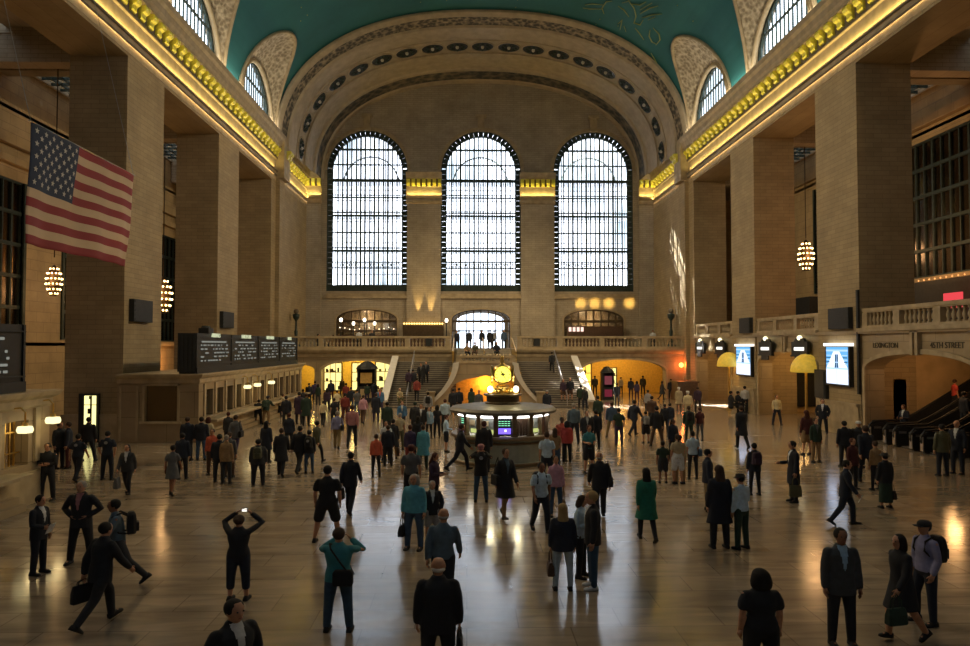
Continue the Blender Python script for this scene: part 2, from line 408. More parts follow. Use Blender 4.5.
# ---------------------------------------------------------------- vault
def vault():
    n = 56; rs = []
    for y in (YB-2, YA):
        outer = [(XC+vault_pt(PI*i/n, HW+.02, BB)[0], y, ZS+vault_pt(PI*i/n, HW, BB)[1]) for i in range(n+1)]
        back = [(XC+vault_pt(PI*(n-i)/n, HW+.5, BB+.5)[0], y, ZS+vault_pt(PI*(n-i)/n, HW, BB+.5)[1]) for i in range(n+1)]
        rs.append(outer+back)
    mb = MB(); mb.rings(rs)
    o = struct(mb, 'ceiling', M['ceil'], smooth=False)
    cut = MB()
    for a, b in BAYS:
        c = (a+b)/2
        if c < 3: continue
        for sgn in (-1, 1):
            k = 24
            R = [[(XC+sgn*d, c-4.95*math.cos(PI*i/k), ZC-.6+.0+(7.0)*math.sin(PI*i/k)**.92) for i in range(k+1)]+[(XC+sgn*d, c+4.95, 19.5),(XC+sgn*d, c-4.95, 19.5)] for d in (9.0, 24.0)]
            cut.rings(R)
    cm = cut.mesh('cutter'); co = bpy.data.objects.new('cutter', cm); C.objects.link(co)
    md = o.modifiers.new('b', 'BOOLEAN'); md.object = co; md.operation = 'DIFFERENCE'; md.solver = 'EXACT'; md.use_self = True
    dg = bpy.context.evaluated_depsgraph_get()
    me = bpy.data.meshes.new_from_object(o.evaluated_get(dg))
    o.modifiers.clear(); o.data = me
    for p in me.polygons: p.use_smooth = False
    bpy.data.objects.remove(co)
    # penetrations between lunette window and vault
    for sgn in (-1, 1):
        fan = MB(); rim = MB()
        for a, b in BAYS:
            c = (a+b)/2
            if c < 3: continue
            k = 28; J = 8; g = []
            for i in range(k+1):
                th = PI*i/k
                p0 = Vector((XC+sgn*(HW+.03), c-4.2*math.cos(th), ZC-.1+4.2*math.sin(th)))
                z1 = ZC-.6+7.0*math.sin(th)**.92
                p1 = Vector((XC+sgn*min(HW+.02, vault_x(z1)), c-4.95*math.cos(th), z1))
                row = []
                for j in range(J+1):
                    t = j/J; p = p0.lerp(p1, t); p.z += math.sin(PI*t)*.5*math.sin(th)
                    row.append(p)
                g.append(row)
            fan.rings(g, closed=False, cap=False)
            rim.tube([r[-1]+Vector((-sgn*.03,0,-.03)) for r in g], .13, 6)
            rim.tube([r[0]+Vector((-sgn*.05,0,0)) for r in g], .2, 6)
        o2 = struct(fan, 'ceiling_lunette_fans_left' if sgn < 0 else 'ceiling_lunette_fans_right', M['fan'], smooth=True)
        rim.build('rib', M['trim'], o2, smooth=True)
vault()
# lunette windows
idx = 30
for sgn in (-1, 1):
    for a, b in BAYS[1:]:
        c = (a+b)/2; fr = MB(); X = XC+sgn*(HW+.3)
        for k in range(1, 14):
            y = c-4.1+8.2*k/14; h = 4.1*math.sin(math.acos(max(-1, min(1, (y-c)/4.1))))
            fr.box(X-.05, X+.05, y-.05, y+.05, ZC-.1, ZC+h)
        for z in (.9, 2.4): 
            w = math.sqrt(4.1**2-z*z); fr.box(X-.06, X+.06, c-w, c+w, ZC+z-.06, ZC+z+.06)
        mp = lambda u, v, d: (X-.1+d, u, v)
        arch_ring(fr, mp, c-3.9, c+3.9, ZC-.1, ZC, 3.9, .3, 0, .2, legs=False)
        w = struct(fr, 'window_%d' % idx, M['dkm']); idx += 1
        g = MB(); k = 20
        g.quad(*[(X+.02, c-4.1*math.cos(PI*i/k), ZC-.05+4.1*math.sin(PI*i/k)) for i in range(k+1)]); g.build('pane', M['glass'], w)

# ---------------------------------------------------------------- great end arch between Y=62.6 and the window wall
def archivolt():
    n = 72
    def sweep(prof):
        mb = MB(); rs = []
        for i in range(n+1):
            t = PI*i/n; r = []
            for y, ins in prof:
                x, z = vault_pt(t, HW-ins, BB-ins); r.append((XC+x, y, ZS+max(z, .0)))
            rs.append(r)
        mb.rings(rs, closed=False, cap=False); return mb
    root = None
    segs = [([(62.0,-.3),(62.0,.02),(61.8,.1),(61.8,.3),(62.1,.42),(62.35,.5)], 'rib', 'trim_3'),
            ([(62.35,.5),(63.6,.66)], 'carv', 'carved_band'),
            ([(63.6,.66),(63.7,.85),(64.1,.9),(66.0,.95),(66.0,1.02)], 'rib', 'soffit'),
            ([(66.0,1.02),(68.6,1.04)], 'rib', 'soffit'),
            ([(68.6,1.04),(68.6,1.2),(69.0,1.25),(71.8,1.3),(71.9,1.45),(72.3,1.5)], 'rib', 'soffit'),
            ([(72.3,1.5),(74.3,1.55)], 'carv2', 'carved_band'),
            ([(74.3,1.55),(74.4,1.7),(75.05,1.75)], 'rib', 'soffit')]
    for prof, m, nm in segs:
        mb = sweep(prof)
        if root is None: root = struct(mb, nm, M[m], smooth=False); root['label'] = 'great moulded arch framing the three windows'
        else: mb.build(nm, M[m], root)
    # rosettes
    pts = [vault_pt(PI*i/600, HW-1.02, BB-1.02) for i in range(601)]
    ln = [0]
    for i in range(600): ln.append(ln[-1]+math.dist(pts[i], pts[i+1]))
    nr = 19; tot = ln[-1]; first = None
    for k in range(nr):
        s = tot*(k+.5)/nr; i = max(j for j in range(601) if ln[j] <= s); i = min(i, 598)
        p = pts[i]; tx = pts[i+1][0]-pts[i-1][0]; tz = pts[i+1][1]-pts[i-1][1]
        ang = math.atan2(tz, tx)
        if first is None:
            d = MB(); d.lathe([(1.12,0),(1.12,.08),(1.04,.10),(1.02,.02)], 24); d.cur = 1; d.lathe([(1.03,.0),(1.0,.05),(.7,.07),(.5,.03),(.0,.03)], 24); d.cur = 2; d.lathe([(.16,0),(.15,.16),(.08,.24),(.0,.25)], 12)
            for q in range(8):
                d.cur = 3; d.ball((.62*math.cos(q*PI/4), .62*math.sin(q*PI/4), .06), .17, 6, 4)
            first = d.build('rosette', [M['rib'], M['blk2'], M['white'], M['dkm']], root); o = first
        else: o = copy_child(first, root)
        # local z points to the inside of the arch
        nrm = Vector((-math.sin(ang), 0, math.cos(ang)))
        if nrm.z > 0 or (abs(nrm.z) < .2 and nrm.x*p[0] > 0): nrm = -nrm
        zx = nrm; yx = Vector((0,1,0)); xx = yx.cross(zx)
        mt = Matrix((xx, yx, zx)).transposed().to_4x4()
        mt.translation = Vector((XC+p[0], 67.3, ZS+p[1]))-nrm*.0
        o.matrix_local = mt
archivolt()

# ---------------------------------------------------------------- end wall
WC = [XC-11.93+.05, XC, XC+11.93-.1]     # window centres
def endwall():
    mb = MB(); mp = lambda u, v, d: (u, YE+d, v)
    edges = [XL-.2, (WC[0]+WC[1])/2, (WC[1]+WC[2])/2, XR+.2]
    for i in range(3):
        c = WC[i]; hw = 4.2; dw = 3.15 if i != 1 else 3.05
        cell(mb, mp, edges[i], edges[i+1], 0, 9.6, .7, (c-dw, c+dw, 4.4, 7.35, 1.05))
        cell(mb, mp, edges[i], edges[i+1], 9.6, 35, .7, (c-hw, c+hw, 10.3, 23.0, hw))
    # piers project a little
    for c in ((WC[0]+WC[1])/2, (WC[1]+WC[2])/2): mb.box(c-1.75, c+1.75, YE-.35, YE, 4.4, 19.6)
    mb.box(XL, XL+1.5, YE-.35, YE, 4.4, 19.6); mb.box(XR-1.5, XR, YE-.35, YE, 4.4, 19.6)
    struct(mb, 'wall_end', M['end'])
    t = MB(); tops = []
    for c, h in (((WC[0]+WC[1])/2, 1.85), ((WC[1]+WC[2])/2, 1.85), (XL+.75, .8), (XR-.75, .8)):
        prof = [(.36,19.4),(.5,19.45),(.55,19.7),(.42,19.75),(.42,19.9),(.62,20.05),(.66,20.2),(.40,20.2),(.40,21.15),(.45,21.2),(.45,21.95),(.85,22.0),(.9,22.3),(1.0,22.6),(0,22.6),(0,19.4)]
        t.rings([[(x, YE-d, z) for d, z in prof] for x in (c-h, c+h)])
        tops.append((c, h))
    for i in range(3):
        c = WC[i]
        t.box(c-4.2, c+4.2, YE-.3, YE+.1, 9.55, 9.8); t.box(c-4.2, c+4.2, YE-.16, YE+.1, 9.8, 10.05)
        arch_ring(t, mp, c-4.2, c+4.2, 23.2, 23.0, 4.2, .32, -.14, .05, legs=False)
        t.box(c-.35, c+.35, YE-.4, YE, 27.1, 28.6); t.box(c-.55, c+.55, YE-.5, YE, 28.5, 28.8)
        dw = 3.15 if i != 1 else 3.05
        arch_ring(t, mp, c-dw, c+dw, 4.4, 7.35, 1.05, .18, -.06, .05)
    tr = struct(t, 'trim_4', M['trim']); tr['label'] = 'capitals and mouldings of the window wall'
    dbk = MB()
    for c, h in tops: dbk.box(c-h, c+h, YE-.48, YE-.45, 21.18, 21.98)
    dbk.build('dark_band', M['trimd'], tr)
    first = None
    for c, h in tops:
        n = 7 if h > 1 else 3
        for k in range(n):
            x = c-h+.22+(2*h-.44)*k/(n-1)
            if first is None:
                b = MB(); b.rings([[(x_,0,.74),(x_,-.3,.72),(x_,-.36,.3),(x_,-.16,0),(x_,0,0)] for x_ in (-.165,.165)])
                first = b.build('bracket', M['gold'], tr); o = first
            else: o = copy_child(first, tr)
            o.location = (x, YE-.48, 21.2)
    # glazed grilles
    for i in range(3):
        c = WC[i]; R = 4.2
        fr = MB(); y0, y1 = YE+.2, YE+.42
        # pierced border: outer and inner rail with small links
        arch_ring(fr, mp, c-R+.10, c+R-.10, 10.4, 23.0, R-.10, .1, .18, .45)
        arch_ring(fr, mp, c-R+.62, c+R-.62, 10.4, 23.0, R-.62, .12, .18, .45)
        lk = []
        z = 10.8
        while z < 23: lk += [(c-R+.33, z), (c+R-.33, z)]; z += .55
        for k in range(1, 24): lk.append((c-(R-.33)*math.cos(PI*k/24), 23+(R-.33)*math.sin(PI*k/24)))
        for j, (x, z) in enumerate(lk):
            if z < 23: fr.rings([[(x+dx*.28, y, z+dz*.25) for dx, dz in ((-1,-1),(1,-1),(.75,0),(1,1),(-1,1),(-.75,0))] for y in (y0, y1)])
            else:
                an = math.atan2(z-23, x-c); ca, sa = math.cos(an), math.sin(an)
                fr.rings([[(x+dr*.27*ca-dt*.235*sa, y, z+dr*.27*sa+dt*.235*ca) for dr, dt in ((-1,-1),(1,-1),(1,1),(-1,1),(-.6,0))] for y in (y0, y1)])
        fr.box(c-R, c+R, YE+.1, YE+.5, 10.3, 10.95)
        n = 15
        for k in range(1, n):
            x = c-3.55+7.1*k/n; dx = abs(x-c)
            top = 23+math.sqrt(max(0, 3.6**2-dx*dx)); t = .20 if k in (3, 6, 9, 12) else .145
            fr.box(x-t/2, x+t/2, y0, y1, 10.4, top)
        for k in range(n):          # fine glazing bars
            x = c-3.55+7.1*(k+.5)/n; dx = abs(x-c); fr.box(x-.035, x+.035, y0+.05, y1-.1, 10.4, 23+math.sqrt(max(0, 3.6**2-dx*dx)))
        for z, t in ((12.75,.14),(13.35,.11),(14.5,.13),(14.85,.13),(16.45,.11),(18.2,.12),(18.55,.12),(20.15,.13),(20.4,.08),(21.95,.30),(23.6,.12),(25.2,.18)):
            w = 3.6 if z < 23 else math.sqrt(max(0.1, 3.6**2-(z-23)**2)); fr.box(c-w, c+w, y0-.02, y1, z-t/2, z+t/2)
        for k in range(22):         # ornamental ring band
            x = c-3.4+6.8*(k+.5)/22
            fr.tube([(x+.15*math.cos(q*PI/4), YE+.3, 13.05+.15*math.sin(q*PI/4)) for q in range(9)], .035, 5)
        w = struct(fr, 'window_%d' % (i+1), M['dkm'])
        g = MB(); k = 24; yy = YE+.36
        g.quad(*([(c+R-.05, yy, 10.4)]+[(c+(R-.05)*math.cos(PI*q/k), yy, 23+(R-.05)*math.sin(PI*q/k)) for q in range(k+1)]+[(c-R+.05, yy, 10.4)])); g.build('pane', M['glass'], w)
        # door arch below
        d = MB(); dw = 3.15 if i != 1 else 3.05
        arch_ring(d, mp, c-dw+.12, c+dw-.12, 4.4, 7.35, .93, .14, .2, .4)
        for k in range(1, 8):
            x = c-dw+2*dw*k/8; d.box(x-.06, x+.06, YE+.2, YE+.36, 4.4, 7.35+1.05*math.sqrt(max(0, 1-((x-c)/dw)**2)))
        d.box(c-dw, c+dw, YE+.18, YE+.38, 7.05, 7.3); d.box(c-dw, c+dw, YE+.2, YE+.36, 6.1, 6.25)
        o = struct(d, 'door_%d' % (i+1), M['bronze'])
        g = MB(); g.box(c-dw, c+dw, YE+.27, YE+.29, 4.45, 8.3); g.build('pane', M['glass'] if i == 1 else M['dglass'], o)
    # outer glazed wall behind the walkways
    ow = MB(); YO = YE+3.0
    mo = lambda u, v, d: (u, YO+d, v)
    for i in range(3):
        c = WC[i]; cell(ow, mo, edges[i], edges[i+1], 9.3, 34, .5, (c-4.3, c+4.3, 9.9, 26.4, 4.6))
        cell(ow, mo, edges[i], edges[i+1], 0, 9.3, .5, (c-2.6, c+2.6, 4.4, 7.3, .9) if i == 1 else None)
    ow.box(XL, XR, YE+.7, YO, 9.0, 9.3)
    struct(ow, 'wall_end_outer', M['end'])
    for i in range(3):
        c = WC[i]; fr = MB()
        for k in range(1, 10):
            x = c-3.75+7.5*k/10; dx = abs(x-c); fr.box(x-.03, x+.03, YO+.1, YO+.2, 9.9, 26.4+4.4*math.sqrt(max(0, 1-(dx/4.3)**2)))
        z = 11.2
        while z < 22.6: fr.box(c-3.75, c+3.75, YO+.1, YO+.2, z-.035, z+.035); z += 1.15
        arch_ring(fr, mo, c-2.9, c+2.9, 22.2, 22.2, 2.9, .16, .1, .2, legs=False)
        for z in (14.67, 18.37, 22.0): fr.box(c-4.0, c+4.0, YE+.75, YO, z-.07, z+.07)
        struct(fr, 'window_%d' % (i+5), M['steel'])
endwall()
# back wall behind the camera, with its own three windows
bw = MB(); mpb = lambda u, v, d: (u, YB-d, v)
edges = [XL-.2, (WC[0]+WC[1])/2, (WC[1]+WC[2])/2, XR+.2]
for i in range(3): cell(bw, mpb, edges[i], edges[i+1], 0, 35, .6, (WC[i]-4.2, WC[i]+4.2, 10.3, 23, 4.2))
for s in (-1, 1):
    xa, xb = sorted((XC+s*HW, XC+s*(HW+8.6))); bw.box(xa, xb, YB-.6, YB, 0, 21)
struct(bw, 'wall_back', M['wall'])
for i in range(3):
    c = WC[i]; fr = MB()
    for k in range(1, 14): fr.box(c-4.2+8.4*k/14-.06, c-4.2+8.4*k/14+.06, YB-.3, YB-.15, 10.3, 23+math.sqrt(max(0, 4.2**2-(8.4*k/14-4.2)**2)))
    for k in range(8): fr.box(c-4.2, c+4.2, YB-.3, YB-.15, 10.3+k*1.8-.08, 10.3+k*1.8+.08)
    w = struct(fr, 'window_%d' % (40+i), M['dkm'])
    g = MB(); g.box(c-4.2, c+4.2, YB-.24, YB-.22, 10.3, 27.2); g.build('pane', M['sglass'], w)
# ================================================================= right side: arcade wall, balcony, balustrades
def text(s, size, loc, rot, m, parent, name='lettering', align='CENTER', ext=.01):
    cu = bpy.data.curves.new(name, 'FONT'); cu.body = s; cu.size = size; cu.align_x = align; cu.align_y = 'CENTER'; cu.extrude = ext
    cu.materials.append(m); o = bpy.data.objects.new(name, cu); C.objects.link(o); o.location = loc; o.rotation_euler = rot
    dg = bpy.context.evaluated_depsgraph_get(); me = bpy.data.meshes.new_from_object(o.evaluated_get(dg)); me.materials.clear(); me.materials.append(m); bpy.data.objects.remove(o)
    o = bpy.data.objects.new(name, me); C.objects.link(o); o.location = loc; o.rotation_euler = rot
    if parent: o.parent = parent
    return o
M['ink'] = mat('engraved_ink', (.06,.05,.035), .7, var=0)
def balustrade(P0, P1, z, h, label, group=None, ped=3.2, sp=.3, end=True, lim=95):
    """P0->P1 in plan; rail, plinth, pedestals, balusters"""
    P0 = Vector((*P0, z)); P1 = Vector((*P1, z)); d = P1-P0; n = d.length; a = math.atan2(d.y, d.x)
    root = empty('balustrade', P0, label, 'balustrade', group, rz=a)
    r = MB(); r.box(0, n, -.2, .2, h-.16, h); r.box(0, n, -.15, .15, h-.22, h-.16); r.build('rail', M['trim'], root)
    r = MB(); r.box(0, n, -.22, .22, 0, .2); r.build('plinth', M['trim'], root)
    k = max(1, round(n/ped)); pf = None; bf = None; nb = 0
    for i in range(k+1):
        x = n*i/k; x = min(max(x, .22), n-.22)
        if pf is None: m = MB(); m.box(-.22,.22,-.2,.2,.2,h-.22); pf = m.build('pedestal', M['trim'], root); pf.location = (x,0,0)
        else: copy_child(pf, root, (x,0,0))
    for i in range(k):
        a0, a1 = n*i/k+.3, n*(i+1)/k-.3; q = int((a1-a0)/sp)
        for j in range(q):
            x = a0+(a1-a0)*(j+.5)/q
            if nb >= lim: break
            if bf is None:
                m = MB(); m.lathe([(.09,.2),(.09,.26),(.05,.3),(.10,.42),(.105,.48),(.05,.66),(.045,.7),(.08,.74),(.08,h-.22)], 8); bf = m.build('baluster', M['trim'], root, smooth=True); bf.location = (x,0,0)
            else: copy_child(bf, root, (x,0,0))
            nb += 1
    return root
lw = MB(); mpr = lambda u, v, d: (XR+.08+d, u, v)
AR = []
for (a, b) in BAYS[2:]:
    cell(lw, mpr, a-.02, b+.02, 0, 5.35, .9, (a+.35, b-.35, 0, 3.45, .8)); AR.append((a+.35, b-.35))
lw.box(XR+.08, XR+.98, BAYS[1][0], BAYS[1][1], 0, 5.35)
lw.box(XR-.12, XR+PD+6, 20, 61.4, 5.2, 5.36)
struct(lw, 'wall_right_arcade', M['low'])
tb = MB()
for a, b in AR:
    arch_ring(tb, mpr, a, b, 0, 3.45, .8, .22, -.09, .02)
    tb.box(XR-.2, XR+.1, a-.35, b+.35, 5.3, 5.48)
    tb.box(XR-.12, XR+.1, (a+b)/2-.35, (a+b)/2-.15, 4.2, 5.3); tb.box(XR-.12, XR+.1, (a+b)/2+.0, (a+b)/2+.2, 4.2, 5.3)
# low stone ledges on the piers
for a, b in ((35.35,39.6),(48.35,52.6),(61.35,62.7)): tb.box(XR-.18, XR, a+.1, b-.1, 1.55, 1.7); tb.box(XR-.10, XR, a+.1, b-.1, 0, 1.55)
struct(tb, 'trim_5', M['trim'])
for i, (a, b) in enumerate(BAYS[3:]):
    balustrade((XR+.25, b-.1), (XR+.25, a+.1), 5.4, 1.05, ['stone balustrade above the escalator arch','stone balustrade above the arch between the two lit posters','stone balustrade in sunlight above the farthest side arch'][i], 'balustrades of the side balcony', 2.9, .32)
rt = empty('arch_inscription', (0,0,0), 'engraved lettering over the escalator arch', 'inscription')
a, b = AR[1]; my = (a+b)/2
text('LEXINGTON', .36, (XR+.06, my+2.35, 4.62), (PI/2,0,-PI/2), M['ink'], rt)
text('45TH STREET', .36, (XR+.06, my-2.0, 4.62), (PI/2,0,-PI/2), M['ink'], rt)
# arcade interior: back wall, cross walls, soffits
M['yel'] = mat('yellow_lit_plaster', (.62,.42,.08), .7, var=.1)
M['cream'] = mat('warm_plaster', (.55,.42,.24), .7, var=.15, scale=1.5)
ai = MB(); xb = XR+5.2
ai.box(xb, xb+.3, 36.0, 66, 0, 5.2); ai.box(XR+.98, xb, 36.6, 37.0, 0, 5.2); ai.box(XR+.98, xb, 49.6, 50.0, 0, 5.2); ai.box(XR+.98, xb, 61.4, 61.8, 0, 5.2)
ai.box(XR+7.5, XR+7.8, 22, 36.3, 0, 9); ai.box(XR+.98, XR+7.8, 35.5, 36.3, 0, 5.2)
struct(ai, 'wall_right_passage', M['cream'])
# dark doors inside arches
for i, (px0, px1, py0, py1, Y, lab) in enumerate(((773,782,367,395,36.5,''),)): pass
def panel_y(name, px0, px1, py0, py1, Y, th, m, **kw):
    p = at_y(px0, py1, Y); q = at_y(px1, py0, Y); mb = MB(); mb.box(p.x, q.x, Y-th, Y, p.z, q.z); return mb.build(name, m, **kw)
def panel_x(mb, px0, px1, py0, py1, X, th):
    """panel on plane X covering px0..px1; vertical extents taken at its middle"""
    pm = (px0+px1)/2; a = at_x(px0, (py0+py1)/2, X); b = at_x(px1, (py0+py1)/2, X); t = at_x(pm, py0, X).z; u = at_x(pm, py1, X).z
    mb.box(X-th, X, min(a.y,b.y), max(a.y,b.y), u, t); return a.y, b.y, u, t
d = MB(); d.box(XR+3.2, XR+4.6, 49.45, 49.6, 0.4, 3.3); struct(d, 'door_10', M['blk2'])
d = MB(); d.box(xb-.1, xb, 52.2, 54.0, 0.2, 3.2); struct(d, 'door_11', M['blk2'])
d = MB(); p = at_y(893, 427, 35.45); q = at_y(905, 379, 35.45)
d.box(p.x, q.x, 35.35, 35.5, .7, q.z); struct(d, 'door_12', M['blk2'])
# yellow vestibule canopies standing in the arches
M['yelg'] = mat('yellow_dome_added_glow', (.75,.50,.06), .5, var=.15, emit=.16, ecol=(.85,.55,.06))  # emission added so the dome looks lit; the dome itself is no lamp
def canopy(X, Y, lab):
    root = empty('arched_canopy', (X,Y,0), lab, 'canopy', 'yellow arched canopies in the side arches')
    m = MB(); k = 12; rs = []
    for j in range(6):
        ph = (PI/2)*j/5
        rs.append([(.8*math.cos(ph)*math.cos(2*PI*i/20), (.8*math.cos(ph))*math.sin(2*PI*i/20), 3.1+1.0*math.sin(ph)+.0) for i in range(20)])
    rs2 = [[(x*1.06, y*1.06, z+.06) for x, y, z in r] for r in reversed(rs)]
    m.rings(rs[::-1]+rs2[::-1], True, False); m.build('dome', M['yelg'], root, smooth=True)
    m = MB(); m.tube([(0,0,0),(0,0,4.0)], .08, 8); m.lathe([(.2,0),(.2,.1),(.1,.2)], 10); m.build('post', M['brass'], root)
    m = MB(); m.ball((.35,0,3.35), .08); m.ball((-.35,0,3.35), .08); m.build('bulb', emis('canopy_bulb', (1,.72,.25), 6), root)
    return root
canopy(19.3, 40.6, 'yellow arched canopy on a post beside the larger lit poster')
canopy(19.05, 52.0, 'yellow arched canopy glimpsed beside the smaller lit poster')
# kiosk-like block below the canopy
m = MB(); m.box(21.6, 23.2, 41.2, 42.6, 0, 2.4); m.box(21.5, 23.3, 41.1, 42.7, 2.4, 2.55); o = m.build('ticket_machine', M['blk2'], label='dark cabinet standing in the arch behind the yellow canopy', cat='cabinet'); 
m = MB(); y0_ = at_x(829, 388, XR).y; y1_ = at_x(818, 388, XR).y; m.box(XR-.2, XR, y0_, y1_, 1.75, 3.3); m.box(XR-.24, XR-.2, y0_+.1, y1_-.1, 1.85, 3.2); m.build('notice_board', M['blk2'], label='dark notice board on the pier left of the larger lit poster', cat='notice board')
# track signs with round lamps
M['white_e'] = emis('lit_white_letters', (1,.97,.85), .8)
M['globe'] = emis('globe_lamp', (1,.9,.5), 1.3)
sl = ['black track sign over the farthest side arch, nearer the window wall','black track sign over the farthest side arch, nearer the small poster','black track sign left of the centre mark on the middle side arch','black track sign over the yellow canopy']
for (px, Y0), lab in zip(((707,59.3),(727,54.6),(770,46.2),(809,41.4)), sl):
    r = empty('track_sign', (XR-.1, Y0, 4.05), lab, 'sign', 'black track signs over the arches')
    m = MB(); m.box(-.16, 0, -1.0, 1.0, 0, .8); m.rings([[(-.16,-.7,.8),(-.16,.7,.8),(-.16,.45,1.0),(-.16,-.45,1.0)]]+[[(0,-.7,.8),(0,.7,.8),(0,.45,1.0),(0,-.45,1.0)]]); m.box(-.2,0,-1.05,1.05,-.08,.02); m.box(-.2,-.1,-.5,.5,-.35,-.08)
    sb = m.build('sign_box', M['blk'], r)
    m = MB(); m.box(-.18, -.162, -.62, .62, .28, .48); 
    for q in range(7): pass
    m.build('lettering', M['white_e'], sb)
    m = MB(); m.ball((-.12, 0, 1.02), .15, 12, 8); m.build('globe_lamp', M['globe'], r, smooth=True)
# lit posters
M['poster_blue'] = emis('poster_blue', (.09,.27,.50), 1.0); M['poster_pale'] = emis('poster_pale', (.55,.62,.80), 1.0)
M['poster_dark'] = emis('poster_dark', (.01,.05,.10), 1.0); M['poster_mid'] = emis('poster_mid', (.28,.42,.66), 1.0)
for px0, px1, py0, py1, lab in ((830.5,852.5,347,384,'larger lit blue poster on the nearer pier'),(739.5,753.5,347,374.5,'smaller lit blue poster on the farther pier')):
    X = XR; a = at_x(px0, 365, X); b = at_x(px1, 365, X); yb_, ya_ = a.y, b.y; t = at_x((px0+px1)/2, py0, X).z; u = at_x((px0+px1)/2, py1, X).z
    yc = (ya_+yb_)/2; w = abs(yb_-ya_); h = t-u
    r = empty('light_box_poster', (X, yc, u), lab, 'poster', 'lit blue posters', rz=-PI/2)   # local x -> -Y, local y -> X
    m = MB(); m.box(-w/2-.12, w/2+.12, -.22, 0, -.12, h+.05); cs = m.build('case', M['blk'], r)
    m = MB(); m.box(-w/2-.15, w/2+.15, -.30, 0, h+.05, h+.2); m.build('top_lamp', emis('poster_lamp', (1,.95,.85), 1.2), r)
    m = MB(); y = -.225
    m.cur = 0; m.quad((-w/2,y,0),(w/2,y,0),(w/2,y,h),(-w/2,y,h))
    y -= .004; m.cur = 1; m.quad((-w/2,y,0),(w/2,y,0),(w/2,y,h*.42),(-w/2,y,h*.42))
    m.quad((-w/2,y,h*.42),(w/2,y,h*.42),(w*.08,y,h*.93),(-w*.12,y,h*.93))
    y -= .004; m.cur = 3; m.quad((-w/2,y,h*.40),(w/2,y,h*.40),(w/2,y,h*.44),(-w/2,y,h*.44)); m.quad((-w/2,y,h*.88),(w/2,y,h*.88),(w/2,y,h*.93),(-w/2,y,h*.93))
    m.quad((-w*.012,y,0),(w*.012,y,0),(w*.012,y,h*.4),(-w*.012,y,h*.4))
    y -= .004; m.cur = 2; m.quad((-w*.10,y,h*.44),(w*.08,y,h*.44),(w*.06,y,h*.575),(-w*.08,y,h*.575)); m.quad((-w*.08,y,h*.60),(w*.065,y,h*.60),(w*.065,y,h*.80),(-w*.08,y,h*.80)); m.cur = 3; m.quad((-w*.10,y,h*.575),(w*.09,y,h*.575),(w*.09,y,h*.60),(-w*.10,y,h*.60)); m.quad((-w*.02,y,h*.44),(w*.005,y,h*.44),(w*.005,y,h*.8),(-w*.02,y,h*.8))
    for q_ in range(5): m.cur = 2 if q_ % 2 else 3; m.quad((-w*.48,y,h*(.52+.06*q_)),(-w*(.36-.03*q_),y,h*(.52+.06*q_)),(-w*(.36-.03*q_),y,h*(.545+.06*q_)),(-w*.48,y,h*(.545+.06*q_))); m.quad((w*(.36-.03*q_),y,h*(.52+.06*q_)),(w*.48,y,h*(.52+.06*q_)),(w*.48,y,h*(.545+.06*q_)),(w*(.36-.03*q_),y,h*(.545+.06*q_)))
    m.build('picture', [M['poster_blue'], M['poster_pale'], M['poster_dark'], M['poster_mid']], cs)
# black speaker panels on piers
def wallpanel(X, th, px0, px1, py0, py1, lab):
    m = MB(); y0, y1, u, t = panel_x(m, px0, px1, py0, py1, X, th)
    yy0, yy1 = sorted((y0, y1)); sg = 1 if th > 0 else -1
    n = 5
    for k in range(n): m.box(X-th-sg*.02, X-th, yy0+.08, yy1-.08, u+(t-u)*(k+.3)/n, u+(t-u)*(k+.7)/n)
    return m.build('loudspeaker_panel', M['blk2'], label=lab, cat='loudspeaker', group='loudspeaker panels on the piers')
wallpanel(XR, .25, 832.5, 853, 308, 329, 'dark louvred panel above the larger lit poster')
wallpanel(XR, .25, 742.5, 753, 318, 333, 'dark louvred panel above the smaller lit poster')
wallpanel(XL, -.25, 129, 148, 300, 322, 'dark louvred panel on the pier behind the flag')
wallpanel(XL, -.25, 219.5, 230.5, 312, 328, 'dark louvred panel above the departure board')
m = MB(); q = at_x(859.5, 340, XR); m.box(XR-.12, XR, q.y-.08, q.y+.08, 2.2, 7.4); m.build('conduit', M['blk'], label='thin dark vertical conduit on the edge of the nearer pier', cat='conduit')

# escalators in the near right arch
def escalator(Y, lab):
    r = empty('escalator', (XR+.2, Y, 0), lab, 'escalator', 'escalators rising in the side arch')
    prof = [(0,0),(0,.05),(1.3,.05),(7.2,3.5),(7.2,2.9),(1.6,-.0)]
    m = MB(); m.rings([[(x, yy, z+.02) for x, z in prof] for yy in (-.5, .5)]); m.build('steps', M['riser'], r)
    for s in (-1, 1):
        y = s*.62
        m = MB(); m.rings([[(x, yy, z) for x, z in ((-.2,0),(-.25,.75),(-.0,.93),(1.3,.93),(7.2,4.35),(7.2,3.0),(1.7,0))] for yy in (y-.09, y+.09)]); m.build('balustrade_panel', M['blk'], r)
        m = MB(); m.tube([(.3,y,.25),(-.15,y,.3),(-.3,y,.5),(-.3,y,.75),(-.1,y,.97),(.6,y,1.0),(1.3,y,1.02),(2.0,y,1.35),(7.2,y,4.4)], .05, 8); m.build('handrail', M['blk'], r, smooth=True)
        m = MB(); m.box(-.28,-.24,y-.1,y+.1,.1,.7); m.box(-.1,.25,y-.11,y+.11,.62,.72); m.build('end_cap', M['steel'], r)
for Y, lab in ((33.9,'black escalator farthest from the viewer in the side arch'),(31.9,'black escalator second in from the arch jamb'),(29.9,'black escalator at the edge of the frame')): escalator(Y, lab)
